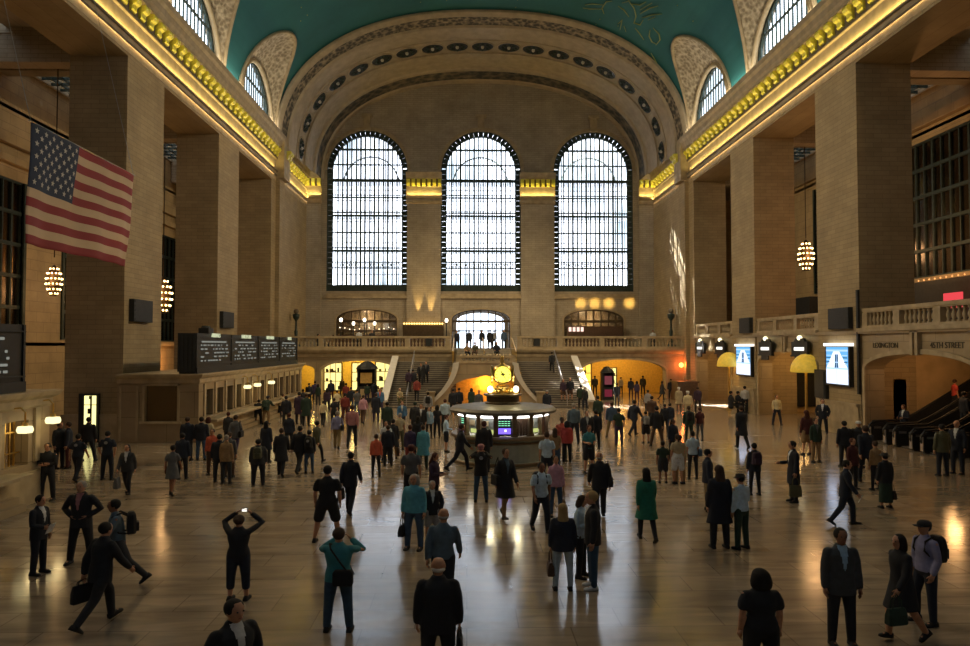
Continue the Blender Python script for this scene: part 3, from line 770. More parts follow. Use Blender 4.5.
# restaurants behind the side balcony
rb = MB(); X = XR+PD+3.9
rb.box(X, X+1.5, 34, 47, 5.4, 8.3)
o = rb.build('bar_counter', M['blk2'], label='dark restaurant bar behind the side balustrade at the frame edge', cat='bar')
rb = MB(); rb.box(X, X+1.5, 54.5, 61.2, 5.4, 8.4); rb.build('bar_counter', M['blk2'], label='dark restaurant front seen between the two right piers', cat='bar')
rr = MB()
for k in range(26):
    rr.ball((X-.25, 34.5+k*.48, 8.35), .045, 6, 4)
rr.build('string_lights', emis('amber_bulbs', (1,.40,.12), 1.0), label='row of small amber lamps along the top of the restaurant bar', cat='lights')
def table_lamp(x, y, z, col, s, lab, sz=.13):
    r = empty('table_lamp', (x,y,z), lab, 'lamp', 'restaurant table lamps')
    m = MB(); m.lathe([(.09,0),(.09,.03),(.02,.06),(.02,.45)], 8); m.build('stand', M['brass'], r)
    m = MB(); m.lathe([(sz,.42),(sz*.55,.72)], 10); m.build('lamp_shade', emis('lampshade_%d' % int(x*10), col, s), r)
p = at_y(933, 0, 36.5)
m = MB(); m.box(XR+5.9, XR+6.0, 36.4, 37.8, 6.6, 7.4); m.build('neon_sign', emis('red_neon', (.7,.06,.07), .6), label='small red glowing sign in the restaurant at the frame edge', cat='sign')
for (x, y, z, lab) in ((XR+1.6, 36.1, 5.4, 'small lit lamp behind the near side balustrade'),(XR+2.4, 37.6, 5.4,'small lit lamp near the restaurant bar')): table_lamp(x, y, z, (1,.7,.3), 5, lab)
def torso_table(x, y, z, lab, grp='round cafe tables on the side balcony'):
    r = empty('cafe_table', (x,y,z), lab, 'table', grp)
    m = MB(); m.lathe([(.02,.70),(.42,.70),(.42,.74),(.0,.74)], 14); m.build('tabletop', M['white'], r)
    m = MB(); m.lathe([(.25,0),(.25,.03),(.04,.06),(.04,.70)], 8); m.build('pedestal', M['blk'], r)

# ================================================================= left side: ticket offices
M['tick'] = stone('ticket_office_marble', (.36,.28,.18), (.32,.25,.16), (.22,.17,.1), 2.6, 1.2, rough=.45)
M['amber'] = mat('amber_interior', (.62,.40,.12), .7, var=.2)
M['lampw'] = emis('lamp_shade_light', (1,.85,.42), .85)
def ticket_office(y0, y1, nwin, lab, near):
    XF = -12.8; XB = XL; H = 3.27
    r = empty('ticket_office', (XF, y0, 0), lab, 'ticket office', 'stone ticket offices')
    lx = XB-XF
    m = MB(); L_ = y1-y0
    mpt = lambda u, v, d: (-d, u, v)
    n = nwin; wd = (L_-1.4)/n; u = .7
    m.box(-.5, 0, 0, .7, 0, H-.45); m.box(-.5, 0, L_-.7, L_, 0, H-.45)
    for i in range(n):
        cell(m, mpt, u, u+wd, 0, H-.45, .45, (u+wd*.2, u+wd*.8, 1.15, 2.45, .01)); u += wd
    m.box(lx, -.0, 0, L_, H-.45, H-.3)
    # end walls with recessed window bay
    for ya, yb in ((0, .4), (L_-.4, L_)): m.box(lx, -.5, ya, yb, 0, 1.0); m.box(lx, lx+1.3, ya, yb, 1.0, H-.45); m.box(-1.0, -.5, ya, yb, 1.0, H-.45); m.box(lx, -.5, ya, yb, 2.75, H-.45)
    m.build('wall', M['tick'], r)
    c = MB(); prof = [(0,H-.5),(.06,H-.42),(.06,H-.25),(.2,H-.15),(.26,H-.05),(.26,H)]
    def loop(d): return [(d, -d), (d, L_+d), (lx, L_+d), (lx, -d)]
    c.rings([[(x, y, z) for x, y in loop(d)] for d, z in prof]); 
    for k in range(n+1): c.box(0, .07, .7+wd*k-.12, .7+wd*k+.12, 1.2, H-.5)
    c.build('cornice', M['trim'], r)
    Lc = L_-(2.0 if near else .3)
    b = MB(); b.box(0, .75, .4, Lc, .95, 1.05); b.box(0, .12, .0, L_, .0, .95); b.build('counter_shelf', M['trim'], r)
    b = MB(); b.box(.0, .55, .4, Lc, 0, .22); b.box(0, .35, .4, Lc, .22, .4); b.build('plinth', M['low'], r)
    i = MB(); i.box(lx+.4, lx+.45, .5, L_-.5, 0, H-.5); i.build('interior_wall', M['amber'], r)
    w = MB(); u = .7; gb = None
    for k in range(n):
        if gb is None:
            g = MB()
            for q in range(1, 5): g.box(-.3, -.26, wd*(.2+.12*q)-.02, wd*(.2+.12*q)+.02, 1.15, 2.45)
            g.box(-.3,-.25, wd*.2, wd*.8, 1.5, 1.54); g.box(-.3,-.25, wd*.2, wd*.8, 2.1, 2.14); gb = g.build('window_grille', M['dkm'] if not near else M['brass'], r); gb.location = (0, u, 0)
        else: copy_child(gb, r, (0, u, 0))
        u += wd
    # panel glass, dark for closed windows
    g = MB(); u = .7
    for k in range(n):
        closed = (not near and k not in (4,5,7)); 
        if closed: g.box(-.42, -.38, u+wd*.2, u+wd*.8, 1.15, 2.45)
        u += wd
    if g.v: g.build('closed_shutter', M['blk2'], r)
    e = MB(); e.box(lx+1.3, -1.0, .2, .24, 1.0, 2.75); e.build('end_window', M['dglass'] , r)
    e = MB(); e.box(lx+1.2, lx+1.3, -.06, .02, .95, 2.8); e.box(-1.0, -.9, -.06, .02, .95, 2.8); e.box(lx+1.2, -.9, -.06, .02, 2.7, 2.8); e.box(lx+1.1, -.8, -.12, .02, .9, 1.0); e.box(lx+.9, lx+1.0, -.05, .02, 0.1, H-.6); e.box(lx+.1, lx+.2, -.05, .02, 0.1, H-.6); e.build('end_window_frame', M['trim'], r)
    return r
ticket_office(34.8, 56.2, 13, 'long stone ticket office under the departure board', False)
ticket_office(5.0, 22.5, 9, 'stone ticket office at the frame edge under the flag', True)
def hang_lamp(x, y, z, lab, s=1.0):
    r = empty('hanging_lamp', (x,y,z), lab, 'lamp', 'hanging lamps over the ticket counters')
    m = MB(); m.lathe([(.05*s,.12),(.26*s,.10),(.30*s,0),(.26*s,-.08),(.05*s,-.1)], 14); m.build('lamp_shade', M['lampw'], r, smooth=True)
    m = MB(); m.tube([(0,0,.1),(0,0,.5),(-.12,0,.62),(-.32,0,.6)], .025, 6); m.lathe([(.09,.1),(.07,.2)], 8); m.build('bracket', M['brass'], r)
    l = bpy.data.lights.new('lamp_light', 'POINT'); l.energy = 2.5; l.color = (1,.72,.32); l.shadow_soft_size = .15
    lo = bpy.data.objects.new('lamp_light', l); C.objects.link(lo); lo.location = (x+.25, y, z-.25)
for (px, py), lab in (((25,430),'lit white lamp over the near counter, left of two'),((53,420.5),'lit white lamp at the end of the near ticket office'),
                      ((247.5,387),'leftmost of three lit lamps over the long ticket counter'),((257.5,385),'middle of three lit lamps over the long ticket counter'),((271.5,382.5),'rightmost of three lit lamps over the long ticket counter')):
    q = at_x(px, py, -12.45); hang_lamp(q.x, q.y, q.z, lab, .72 if px < 100 else .75)
# departure boards
M['led'] = emis('pale_green_letters', (.75,.80,.50), .42); M['led2'] = emis('dim_white_letters', (.55,.56,.48), .2)
def board(y0, y1, segs, lab):
    X = -12.95; r = empty('departure_board', (X, y0, 3.27), lab, 'departure board', 'departure boards on the ticket offices')
    L_ = y1-y0; H = 1.95
    m = MB(); m.box(-.85, 0, 0, L_, .1, H); m.box(-.8, -.05, .05, L_-.05, 0, .1); cb = m.build('cabinet', M['blk'], r)
    m = MB(); m.box(0, .06, 0, L_, .42, .47); m.box(0, .06, 0, L_, H-.22, H-.18); m.box(0,.08,0,L_,0,.3)
    n = len(segs); w = L_/n
    for k in range(n+1): m.box(0, .05, min(L_-.1, k*w), min(L_, k*w+.1), .1, H)
    m.build('frame', M['blk2'], r)
    m = MB(); m.box(-.85, 0, -.03, 0, .1, H)
    for k in range(4): m.box(-.8+.2*k, -.76+.2*k, -.06, 0, .15, H-.1)
    m.build('side_panel', M['blk2'], r)
    for k, (title, head) in enumerate(segs):
        yc = k*w+w*.5
        text(title, .30, (.07, yc, H-.09), (PI/2,0,PI/2), M['led'], cb, 'title_lettering')
        rows = MB(); rg = random.Random(k+3)
        rows.box(.052, .056, k*w+w*.12, k*w+w*.82, H-.45, H-.37)
        for j in range(5):
            z = H-.62-.19*j; y = k*w+w*.10
            while y < k*w+w*.86:
                l = rg.uniform(.1, .45)
                if rg.random() > .28: rows.box(.052, .056, y, min(y+l, k*w+w*.9), z, z+.075)
                y += l+rg.uniform(.07,.3)
        rows.build('train_rows', M['led2'], cb)
board(34.75, 55.2, [('ARRIVALS',''),('HARLEM LINE',''),('NEW HAVEN',''),('TRACKS','')], 'long black departure board with lit rows on the ticket office')
board(5.0, 21.4, [('HUDSON',''),('HARLEM',''),('DEPARTURES','')], 'black departure board cut by the frame edge under the flag')
m = MB(); q = at_x(205, 330, -13.2); m.box(-13.4,-12.9,q.y-.35,q.y+.35,5.22,5.5); m.lathe([(.25,5.5),(.2,5.62)],10,(-13.15,q.y,0)); m.build('camera_housing', M['blk'], label='small dark box on top of the departure board', cat='box')
# lit doorway in the near pier reveal
p = at_y(80.5, 426, 35.3); q = at_y(98, 395.5, 35.3)
r = empty('shop_doorway', (0,35.33,0), 'bright narrow shop doorway in the pier beside the ticket offices', 'doorway')
m = MB(); m.box(p.x-.05, q.x+.1, -.15, 0, 0, q.z+.1); m.build('door_frame', M['blk'], r)
m = MB(); p2 = at_y(84.5, 426, 35.2); m.box(p2.x, q.x-.02, -.19, -.15, .35, q.z); m.build('lit_display', emis('shop_light', (.95,.85,.33), .85), r)
m = MB(); w = q.x-p2.x
m.box(p2.x, q.x, -.21,-.19, q.z-.45, q.z-.42); m.box(p2.x+w*.5,p2.x+w*.65,-.21,-.19,.9,q.z); m.box(p2.x+w*.3,p2.x+w*.62,-.21,-.19,1.35,1.6); m.box(p2.x+w*.4,p2.x+w*.6,-.21,-.19,2.05,2.2); m.box(p2.x+w*.3,p2.x+w*.6,-.21,-.19,.7,.95); m.build('display_shelf', M['bronze'], r)
# stone ledge on the pier feet
lb = MB()
for a, b in ((35.35,39.6),(48.35,52.6)): lb.box(XL-2.9, XL+.1, a-.1, a, 1.15, 1.3)
lb.box(XL-2.9, XL+.08, 35.28, 35.35, 0, 1.15)
struct(lb, 'trim_6', M['trim'])
# left aisle orange-lit lower wall (seen above the ticket office)
# ================================================================= chandeliers
M['bulb'] = emis('chandelier_bulbs', (1,.60,.22), 6)
def chandelier(x, y, z, lab, s=1.0):
    r = empty('chandelier', (x,y,z), lab, 'chandelier', 'gilt chandeliers in the side aisles')
    tiers = [(-1.15,.28,6),(-.80,.50,10),(-.35,.62,13),(.1,.62,13),(.55,.52,11),(.95,.32,7)]
    m = MB()
    tiers = [(z_*s, rr*s, n) for z_, rr, n in tiers]
    for z_, rr, n in tiers: m.lathe([(rr-.05,z_-.08),(rr-.02,z_-.06),(rr-.02,z_-.14),(rr-.05,z_-.14)], 16, cap=False)
    m.lathe([(r_*s, z_*s) for r_, z_ in [(.05,-1.35),(.22,-1.2),(.42,-.8),(.52,-.2),(.52,.2),(.40,.7),(.2,1.05),(.06,1.3)]], 14); m.build('body', M['bronze'], r, smooth=True)
    m = MB(); m.tube([(0,0,1.2),(0,0,20.2-z)], .03, 6); m.build('chain', M['bronze'], r)
    b = MB()
    for z_, rr, n in tiers:
        for i in range(n): b.ball((rr*math.cos(2*PI*i/n+z_), rr*math.sin(2*PI*i/n+z_), z_), .07*s, 6, 4)
    b.build('bulbs', M['bulb'], r, kind='stuff')
    l = bpy.data.lights.new('chandelier_light', 'POINT'); l.energy = 75; l.color = (1,.50,.20); l.shadow_soft_size = .7
    lo = bpy.data.objects.new('chandelier_light', l); C.objects.link(lo)
    lo.location = (x+(-1.1 if x > 0 else 1.1)*0, y-1.1, z)
q1 = at_x(54, 280, -21.8); chandelier(q1.x, q1.y, q1.z, 'lit chandelier hanging behind the lower edge of the flag', .62)
q2 = at_x(163, 294.5, -20.9); chandelier(q2.x, q2.y, q2.z, 'lit chandelier hanging between the two left piers', .95)
q3 = at_x(806, 255, 24.6); chandelier(q3.x, q3.y, q3.z, 'lit chandelier hanging in the aisle over the side balcony', .85)
# dark door and orange niche behind ticket office, left aisle
m = MB(); m.box(-24.9, -24.6, 57, 62.5, 4.6, 4.9); m.box(-24.9,-24.6,57,57.3,0,9); struct(m, 'trim_7', M['pas'])

# ================================================================= far end: balcony, passages, stairs
ZB = 4.35
XLp = XL; XRp = XR
fb = MB(); mpf = lambda u, v, d: (u, YP+d, v)
pL = (-12.75, -6.15); pR = (10.1, 17.6); pS = (-15.6, -13.35)
segx = [XLp, -13.05, -2.6]
cell(fb, mpf, XLp, -13.05, 0, ZB-.25, 1.0, (pS[0], pS[1], 0, 2.5, .45))
cell(fb, mpf, -13.05, -2.6, 0, ZB-.25, 1.0, (pL[0], pL[1], 0, 2.45, .85))
cell(fb, mpf, -2.6, 5.6, 0, ZB-.25, 1.0, None)
cell(fb, mpf, 5.6, XRp, 0, ZB-.25, 1.0, (pR[0], pR[1], 0, 2.4, 1.0))
struct(fb, 'wall_balcony', M['low'])
fl = MB(); fl.box(XLp, XRp, YP-.05, YE, ZB-.25, ZB); struct(fl, 'floor_balcony', M['step'])
ft = MB(); prof = [(0,ZB-.75),(.05,ZB-.7),(.05,ZB-.45),(.25,ZB-.3),(.32,ZB-.12),(.32,ZB+.02),(0,ZB+.02)]
for xa, xb_ in ((XLp, -1.3), (4.25, XRp)): ft.rings([[(x, YP-d, z) for d, z in prof] for x in (xa, xb_)])
for h in (pL, pR): arch_ring(ft, mpf, h[0], h[1], 0, 2.45 if h is pL else 2.4, .85 if h is pL else 1.0, .2, -.08, .02)
struct(ft, 'trim_8', M['trim'])
balustrade((XLp+.1, YP+.05), (-1.45, YP+.05), ZB, 1.12, 'stone balustrade of the end balcony on the ticket office side', 'balustrades of the end balcony', 3.6, .29, lim=60)
balustrade((4.4, YP+.05), (XRp-.1, YP+.05), ZB, 1.12, 'stone balustrade of the end balcony on the sunlit side', 'balustrades of the end balcony', 3.6, .29, lim=60)
# small dark panels on the balustrade pedestals
for x, lab in ((-3.35,'dark square panel on the end balustrade near the bar'),(6.15,'dark square panel on the end balustrade near the wall clock side')):
    m = MB(); m.box(x-.27, x+.27, YP-.3, YP-.14, ZB+.25, ZB+.9); m.box(x-.22,x+.22,YP-.32,YP-.3,ZB+.3,ZB+.85); m.build('speaker_box', M['blk2'], label=lab.replace(' near the wall clock side',' right of the stair head'), cat='speaker')
# passages under the balcony
M['pyel'] = mat('yellow_passage_wall', (.72,.52,.12), .6, var=.15)
M['shopw'] = emis('shop_window_glow', (1,.80,.26), .8); M['shopo'] = emis('amber_niche_glow', (1,.42,.06), .55)
pw = MB(); pw.box(XLp, -2.9, 71.0, 71.3, 0, ZB-.3); pw.box(-3.2, -2.9, YP+1, 71, 0, ZB-.3); pw.box(6.6, 6.9, YP+1, 71, 0, ZB-.3); pw.box(6.6, XRp, 71.0, 71.3, 0, ZB-.3)
struct(pw, 'wall_passage', M['pyel'])
def shopwin(x0, x1, z0, z1, Y, lab, m=None, shelves=2):
    r = empty('shop_window', ((x0+x1)/2, Y, z0), lab, 'shop window', 'lit shop windows in the end passages')
    w = x1-x0; h = z1-z0
    q = MB(); q.box(-w/2-.12, w/2+.12, 0, .1, -.1, h+.1); q.build('window_frame', M['bronze'], r)
    q = MB(); q.box(-w/2, w/2, -.03, 0, 0, h); q.build('lit_display', m or M['shopw'], r)
    q = MB()
    for k in range(1, shelves+1): q.box(-w/2, w/2, -.08, -.03, h*k/(shelves+1)-.03, h*k/(shelves+1)+.03)
    for k in (1, 2): q.box(-w/2+w*k/3-.03, -w/2+w*k/3+.03, -.06, -.03, 0, h)
    rg = random.Random(int(x0*10)); 
    for k in range(12):
        xx = rg.uniform(-w/2+.1, w/2-.2); zz = h*rg.choice(range(shelves+1))/(shelves+1)+.03; q.box(xx, xx+rg.uniform(.1,.3), -.08, -.03, zz, zz+rg.uniform(.15,.45))
    q.build('display_shelf', M['bronze'], r)
shopwin(-8.9, -6.3, .3, 3.0, 70.9, 'bright shop window at the back of the left end passage, nearest the stairs')
shopwin(-11.2, -9.6, .3, 2.9, 70.9, 'lit shop window in the middle of the left end passage')
shopwin(-13.9, -12.3, .3, 2.9, 70.9, 'lit shop window at the ticket office end of the left passage')
shopwin(10.6, 12.2, .2, 2.8, 70.9, 'lit amber shop window in the right end passage beside the stairs', emis('amber_glow2', (1,.55,.08), .9))
shopwin(13.6, 14.7, .2, 2.4, 70.9, 'small lit window in the middle of the right end passage')
def kiosk(x, y, lab, w=1.3, h=2.5, col='blk2', pink=False):
    r = empty('kiosk', (x,y,0), lab, 'kiosk')
    q = MB(); q.box(-w/2, w/2, -.5, .5, 0, h*.4); q.box(-w/2, -w/2+.1, -.5, .5, h*.4, h*.9); q.box(w/2-.1, w/2, -.5, .5, h*.4, h*.9); q.box(-w/2,w/2,.4,.5,h*.4,h*.9)
    st = q.build('stall', M[col], r)
    q = MB(); q.lathe([(w*.62,h*.88),(w*.55,h*.95),(w*.2,h*1.08),(.02,h*1.1)], 12); q.build('roof', M['blk'], r)
    q = MB(); q.box(-w*.32, w*.32, -.53, -.5, h*.5, h*.78); q.build('poster', emis('kiosk_pink', (.42,.10,.12), .22) if pink else M['amber'], st)
    q = MB(); q.box(-w*.32, w*.32, -.53, -.5, h*.1, h*.34); q.build('lower_poster', emis('kiosk_pink2', (.35,.04,.07), .22) if pink else M['cream'], st)
kiosk(-8.35, 60.5, 'dark kiosk with a domed top in front of the left end passage', 1.5, 3.05)
kiosk(12.1, 62.0, 'dark booth with a red poster in front of the right end passage', 1.0, 2.6, pink=True)
# orange lamp on the wall right of the right passage
m = MB(); q = at_y(681, 365, YP-.1); m.ball((q.x, q.y-.1, q.z), .22, 10, 6); m.build('wall_lamp', emis('red_orange_lamp', (1,.16,.03), 6), label='small red-orange wall lamp right of the right end passage', cat='lamp')
l = bpy.data.lights.new('wall_lamp_light', 'POINT'); l.energy = 30; l.color = (1,.2,.04); l.shadow_soft_size = .15; lo = bpy.data.objects.new('wall_lamp_light', l); C.objects.link(lo); lo.location = (q.x, q.y-.5, q.z)
# ledge bar right end
m = MB(); m.box(17.7, 19.4, 60.2, 62.3, 0, 1.5); m.box(17.6, 19.5, 60.1, 62.4, 1.5, 1.62); m.build('counter', M['wood'], label='low wooden counter below the red-orange wall lamp', cat='counter')

# central stair block
SX = 1.45
ZL2 = 3.25
def staircase():
    r = empty('central_stair_block', (SX, 56.0, 0), 'stone landing block with a lit arch between the two stair flights', 'staircase')
    # outline in X for the front wall: curved skirts
    def half(z):      # half width at height z
        t = z/ZL2; return 4.4-(4.4-2.35)*(1-(1-t)**1.9)
    q = MB(); K = 12; Y0, Y1 = 0.0, 7.5
    ho, hs, hr = 2.75, 1.05, 1.15     # lit arch half width, spring, rise
    pts = [(half(ZL2*i/K), ZL2*i/K) for i in range(K+1)]
    for s in (-1, 1):
        # strips from arch edge to skirt
        def inner(z):
            if z <= hs: return ho
            if z < hs+hr: return ho*math.sqrt(max(0, 1-((z-hs)/hr)**2))
            return 0
        for i in range(K*2):
            z0 = ZL2*i/(K*2); z1 = ZL2*(i+1)/(K*2)
            for y in (Y0, ): q.quad((s*inner(z0),y,z0),(s*half(z0),y,z0),(s*half(z1),y,z1),(s*inner(z1),y,z1))
            q.quad((s*half(z0),Y0,z0),(s*half(z0),.5,z0),(s*half(z1),.5,z1),(s*half(z1),Y0,z1)); q.quad((s*max(2.35,inner(z0)),.5,z0),(s*half(z0),.5,z0),(s*half(z1),.5,z1),(s*max(2.35,inner(z1)),.5,z1))
            if z0 < hs+hr: q.quad((s*inner(z0),Y0,z0),(s*inner(z1),Y0,z1),(s*inner(z1),1.6,z1),(s*inner(z0),1.6,z0))
    q.quad((-2.35,Y0,ZL2),(2.35,Y0,ZL2),(2.35,Y1,ZL2),(-2.35,Y1,ZL2))
    q.box(-2.85, 2.85, 1.7, 1.9, 0, ZL2-.3); q.box(-2.35, -2.25, .5, Y1, 2.2, ZL2); q.box(2.25, 2.35, .5, Y1, 2.2, ZL2)
    q.build('landing_wall', M['low'], r)
    q = MB(); q.box(-2.9, 2.9, 1.6, 1.7, 0, 2.5); q.build('niche_wall', M['amber'], r)
    for s in (-1, 1):
        q = MB(); rs = []
        for i in range(K+1):
            h, z = pts[i]; rs.append([(s*(h-.28), -.12, z+.12),(s*(h+.20), -.12, z+.02),(s*(h+.20), .25, z+.02),(s*(h-.28), .25, z+.12)])
        q.rings(rs); q.build('coping', M['white'], r)
        q = MB(); q.box(s*4.25-.3, s*4.25+.3, -.25, .4, 0, .95); q.box(s*4.25-.36, s*4.25+.36, -.31, .46, .95, 1.08); q.build('newel', M['low'], r)
    # stair head up from the landing to the balcony
    q = MB()
    for i in range(7): q.box(-2.3, 2.3, 1.6+.75*i, 7.5, ZL2+.16*i, ZL2+.16*(i+1))
    q.build('upper_steps', M['step'], r)
    q = MB()
    for x in (-2.6, -.05, 2.5): q.tube([(x,1.6,ZL2+.9),(x,7.5,ZB+.95)], .045, 6); 
    for x in (-2.6, -.05, 2.5):
        for k in range(5): q.tube([(x,1.6+1.4*k,ZL2),(x,1.6+1.4*k,ZL2+.9+.2*k)], .025, 6)
    q.build('handrail', M['brass'], r)
    return r
staircase()
balustrade((SX-2.3, 56.15), (SX+2.3, 56.15), ZL2, .62, 'low stone balustrade of the stair landing behind the clock', 'balustrades of the end balcony', 4.6, .24)
NF = 22; DF = 8.3; YF0 = 53.6
def flight(x0, x1, lab, s):
    r = empty('stair_flight', ((x0+x1)/2, 53.6, 0), lab, 'staircase', 'stair flights up to the end balcony')
    w = (x1-x0)/2; n = NF; D = DF; ZT = ZL2
    q = MB()
    for i in range(n): q.box(-w, w, D*i/n, D*(i+1)/n+.35, ZT*i/n if i == 0 else ZT*i/n-.3, ZT*(i+1)/n)
    xi = sorted((-s*w, -s*(w+2.2)))
    for i in range(n):
        if D*i/n > 3.0: q.box(xi[0], xi[1], D*i/n, D*(i+1)/n+.35, ZT*i/n-.3, ZT*(i+1)/n)
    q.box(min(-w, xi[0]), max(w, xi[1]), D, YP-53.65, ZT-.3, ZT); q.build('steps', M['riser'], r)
    q = MB()
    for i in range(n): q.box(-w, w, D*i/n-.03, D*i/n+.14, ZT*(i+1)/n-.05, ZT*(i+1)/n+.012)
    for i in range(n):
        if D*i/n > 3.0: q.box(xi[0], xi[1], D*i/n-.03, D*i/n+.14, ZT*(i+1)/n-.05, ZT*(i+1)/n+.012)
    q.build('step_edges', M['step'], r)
    q = MB(); q.tube([(0,.2,.95),(0,D,ZT+.95)], .05, 6)
    for k in range(7): q.tube([(0,.2+D*k/6.2,.05+ZT*k/6.2),(0,.2+D*k/6.2,.95+ZT*k/6.2)], .03, 6)
    q.build('handrail', M['steel'], r)
    xo = s*w; q = MB(); q.rings([[(xo+dx, y, z) for y, z in ((-.3,0),(-.3,.45),(D,ZT+.35),(D,0))] for dx in (0, s*.35)]); q.build('parapet', M['low'], r)
    q = MB(); q.rings([[(xo+dx, y, z) for y, z in ((-.4,.45),(-.4,.62),(D,ZT+.52),(D,ZT+.35))] for dx in (-s*.10, s*.45)]); q.build('coping', M['white'], r)
flight(-5.95, -3.05, 'marble stair flight rising behind the booth, on the ticket office side', -1)
flight(5.95, 9.05, 'marble stair flight rising behind the booth, on the sunlit side', 1)

# end balcony furniture
def lamp_post(px, py, Y, lab):
    p = at_y(px, py, Y); r = empty('lamp_post', (p.x, Y, ZB), lab, 'lamp', 'white globe lamps on the end balcony')
    h = p.z-ZB; q = MB(); q.lathe([(.2,0),(.18,.12),(.05,.3),(.05,h-.2),(.12,h-.12)], 8); q.build('post', M['blk'], r)
    q = MB(); q.ball((0,0,h+.05), .14, 10, 8, 1.3); q.build('globe_lamp', emis('white_globe_%d' % px, (1,.93,.75), 3.5), r, smooth=True)
for px, py, Y, lab in ((341,320.5,66.5,'white globe lamp on the end balcony, nearest the left aisle'),(364.5,320.5,66.5,'white globe lamp in front of the left restaurant arch'),(446.5,321,66.5,'white globe lamp left of the bright central doors'),(353.5,324,70,'small white lamp inside the left end restaurant'),(374.5,324,70,'small white lamp at the right of the left end restaurant')): lamp_post(px, py, Y, lab)
# bar on the left pier
r = empty('balcony_bar', ((WC[0]+WC[1])/2, 73.2, ZB), 'long dark bar with amber glowing shelf between the left and centre windows', 'bar')
q = MB(); q.box(-2.2,2.2,-.4,.4,0,1.1); q.build('counter', M['wood'], r)
q = MB(); q.box(-2.1,2.1,.9,1.3,0,2.4); q.build('back_bar', M['bronze'], r)
q = MB()
for k in range(16): q.ball((-1.95+.26*k,.8,2.55),.075,6,4)
q.build('shelf_lights', emis('amber_shelf', (1,.55,.12), 4.0), r)
def spot_up(x, y, z, e, col, tgt, size=.6, r_=.1, name='uplight'):
    l = bpy.data.lights.new(name, 'SPOT'); l.energy = e; l.color = col; l.spot_size = size; l.spot_blend = .6; l.shadow_soft_size = r_
    o = bpy.data.objects.new(name, l); C.objects.link(o); o.location = (x,y,z); d = Vector(tgt)-Vector((x,y,z)); o.rotation_euler = d.to_track_quat('-Z','Y').to_euler(); return o
pier = (WC[0]+WC[1])/2
for dx in (-.55, .75): spot_up(pier+dx, 74.25, ZB+2.9, 520, (1,.62,.18), (pier+dx, 74.62, 10.5), .5)
for px in (582, 596, 610, 631):
    p = at_y(px, 318, 74.3); spot_up(p.x, 73.4, 9.0, 150, (1,.60,.13), (p.x, 75, 9.1), .8, .25)
for px in (668,): p = at_y(px, 318, 74.3); spot_up(p.x, 73.5, 7.2, 300, (1,.5,.12), (p.x, 75, 9), .9)
# dim restaurant counters inside the end arches
for i, (xa, xb_, lab) in enumerate(((WC[0]-2.9, WC[0]+2.9, 'dark restaurant counter in front of the left end arch'), (WC[2]-2.9, WC[2]+2.9, 'dark counter with small lit signs under the right end arch'))):
    r = empty('restaurant_counter', ((xa+xb_)/2, 73.8, ZB), lab, 'counter'); w = (xb_-xa)/2
    q = MB(); q.box(-w, w, -.3, .3, 0, 1.15); q.box(-w, w, .5, .7, 0, 2.3 if i else 1.4); q.build('counter', M['wood'], r)
    q = MB(); rg = random.Random(i)
    if i == 0:
        for k in range(12): q.ball((-w+.3+k*.5, .4, 1.9+rg.uniform(-.1,.3)), .05, 6, 4)
    else:
        for k in range(4): q.box(-w+.15+.42*k, -w+.42+.42*k, .42, .5, 1.75, 2.2)
    q.build('lights', emis('counter_lights_%d' % i, (1,.75,.5) if i == 0 else (.9,.6,.5), 2.5 if i == 0 else .8), r)
# torcheres in the end bay corners
for px, lab in ((296,'tall dark torchere against the left wall of the end bay'),(671,'tall dark torchere against the sunlit wall of the end bay')):
    X = XL+.6 if px < 400 else XR-.6; q_ = at_x(px, 335, X); r = empty('torchere', (X, q_.y, ZB), lab, 'torchere', 'dark torcheres at the end bay')
    q = MB(); q.lathe([(.45,0),(.45,.3),(.25,.5),(.12,.9),(.18,1.6),(.1,1.8),(.09,2.6),(.3,2.9),(.35,3.2),(.1,3.3)], 12); q.build('stand', M['dkm'], r, smooth=True)
    q = MB(); q.ball((0,0,3.5), .25, 10, 6); q.build('glass_bowl', M['trimd'], r, smooth=True)

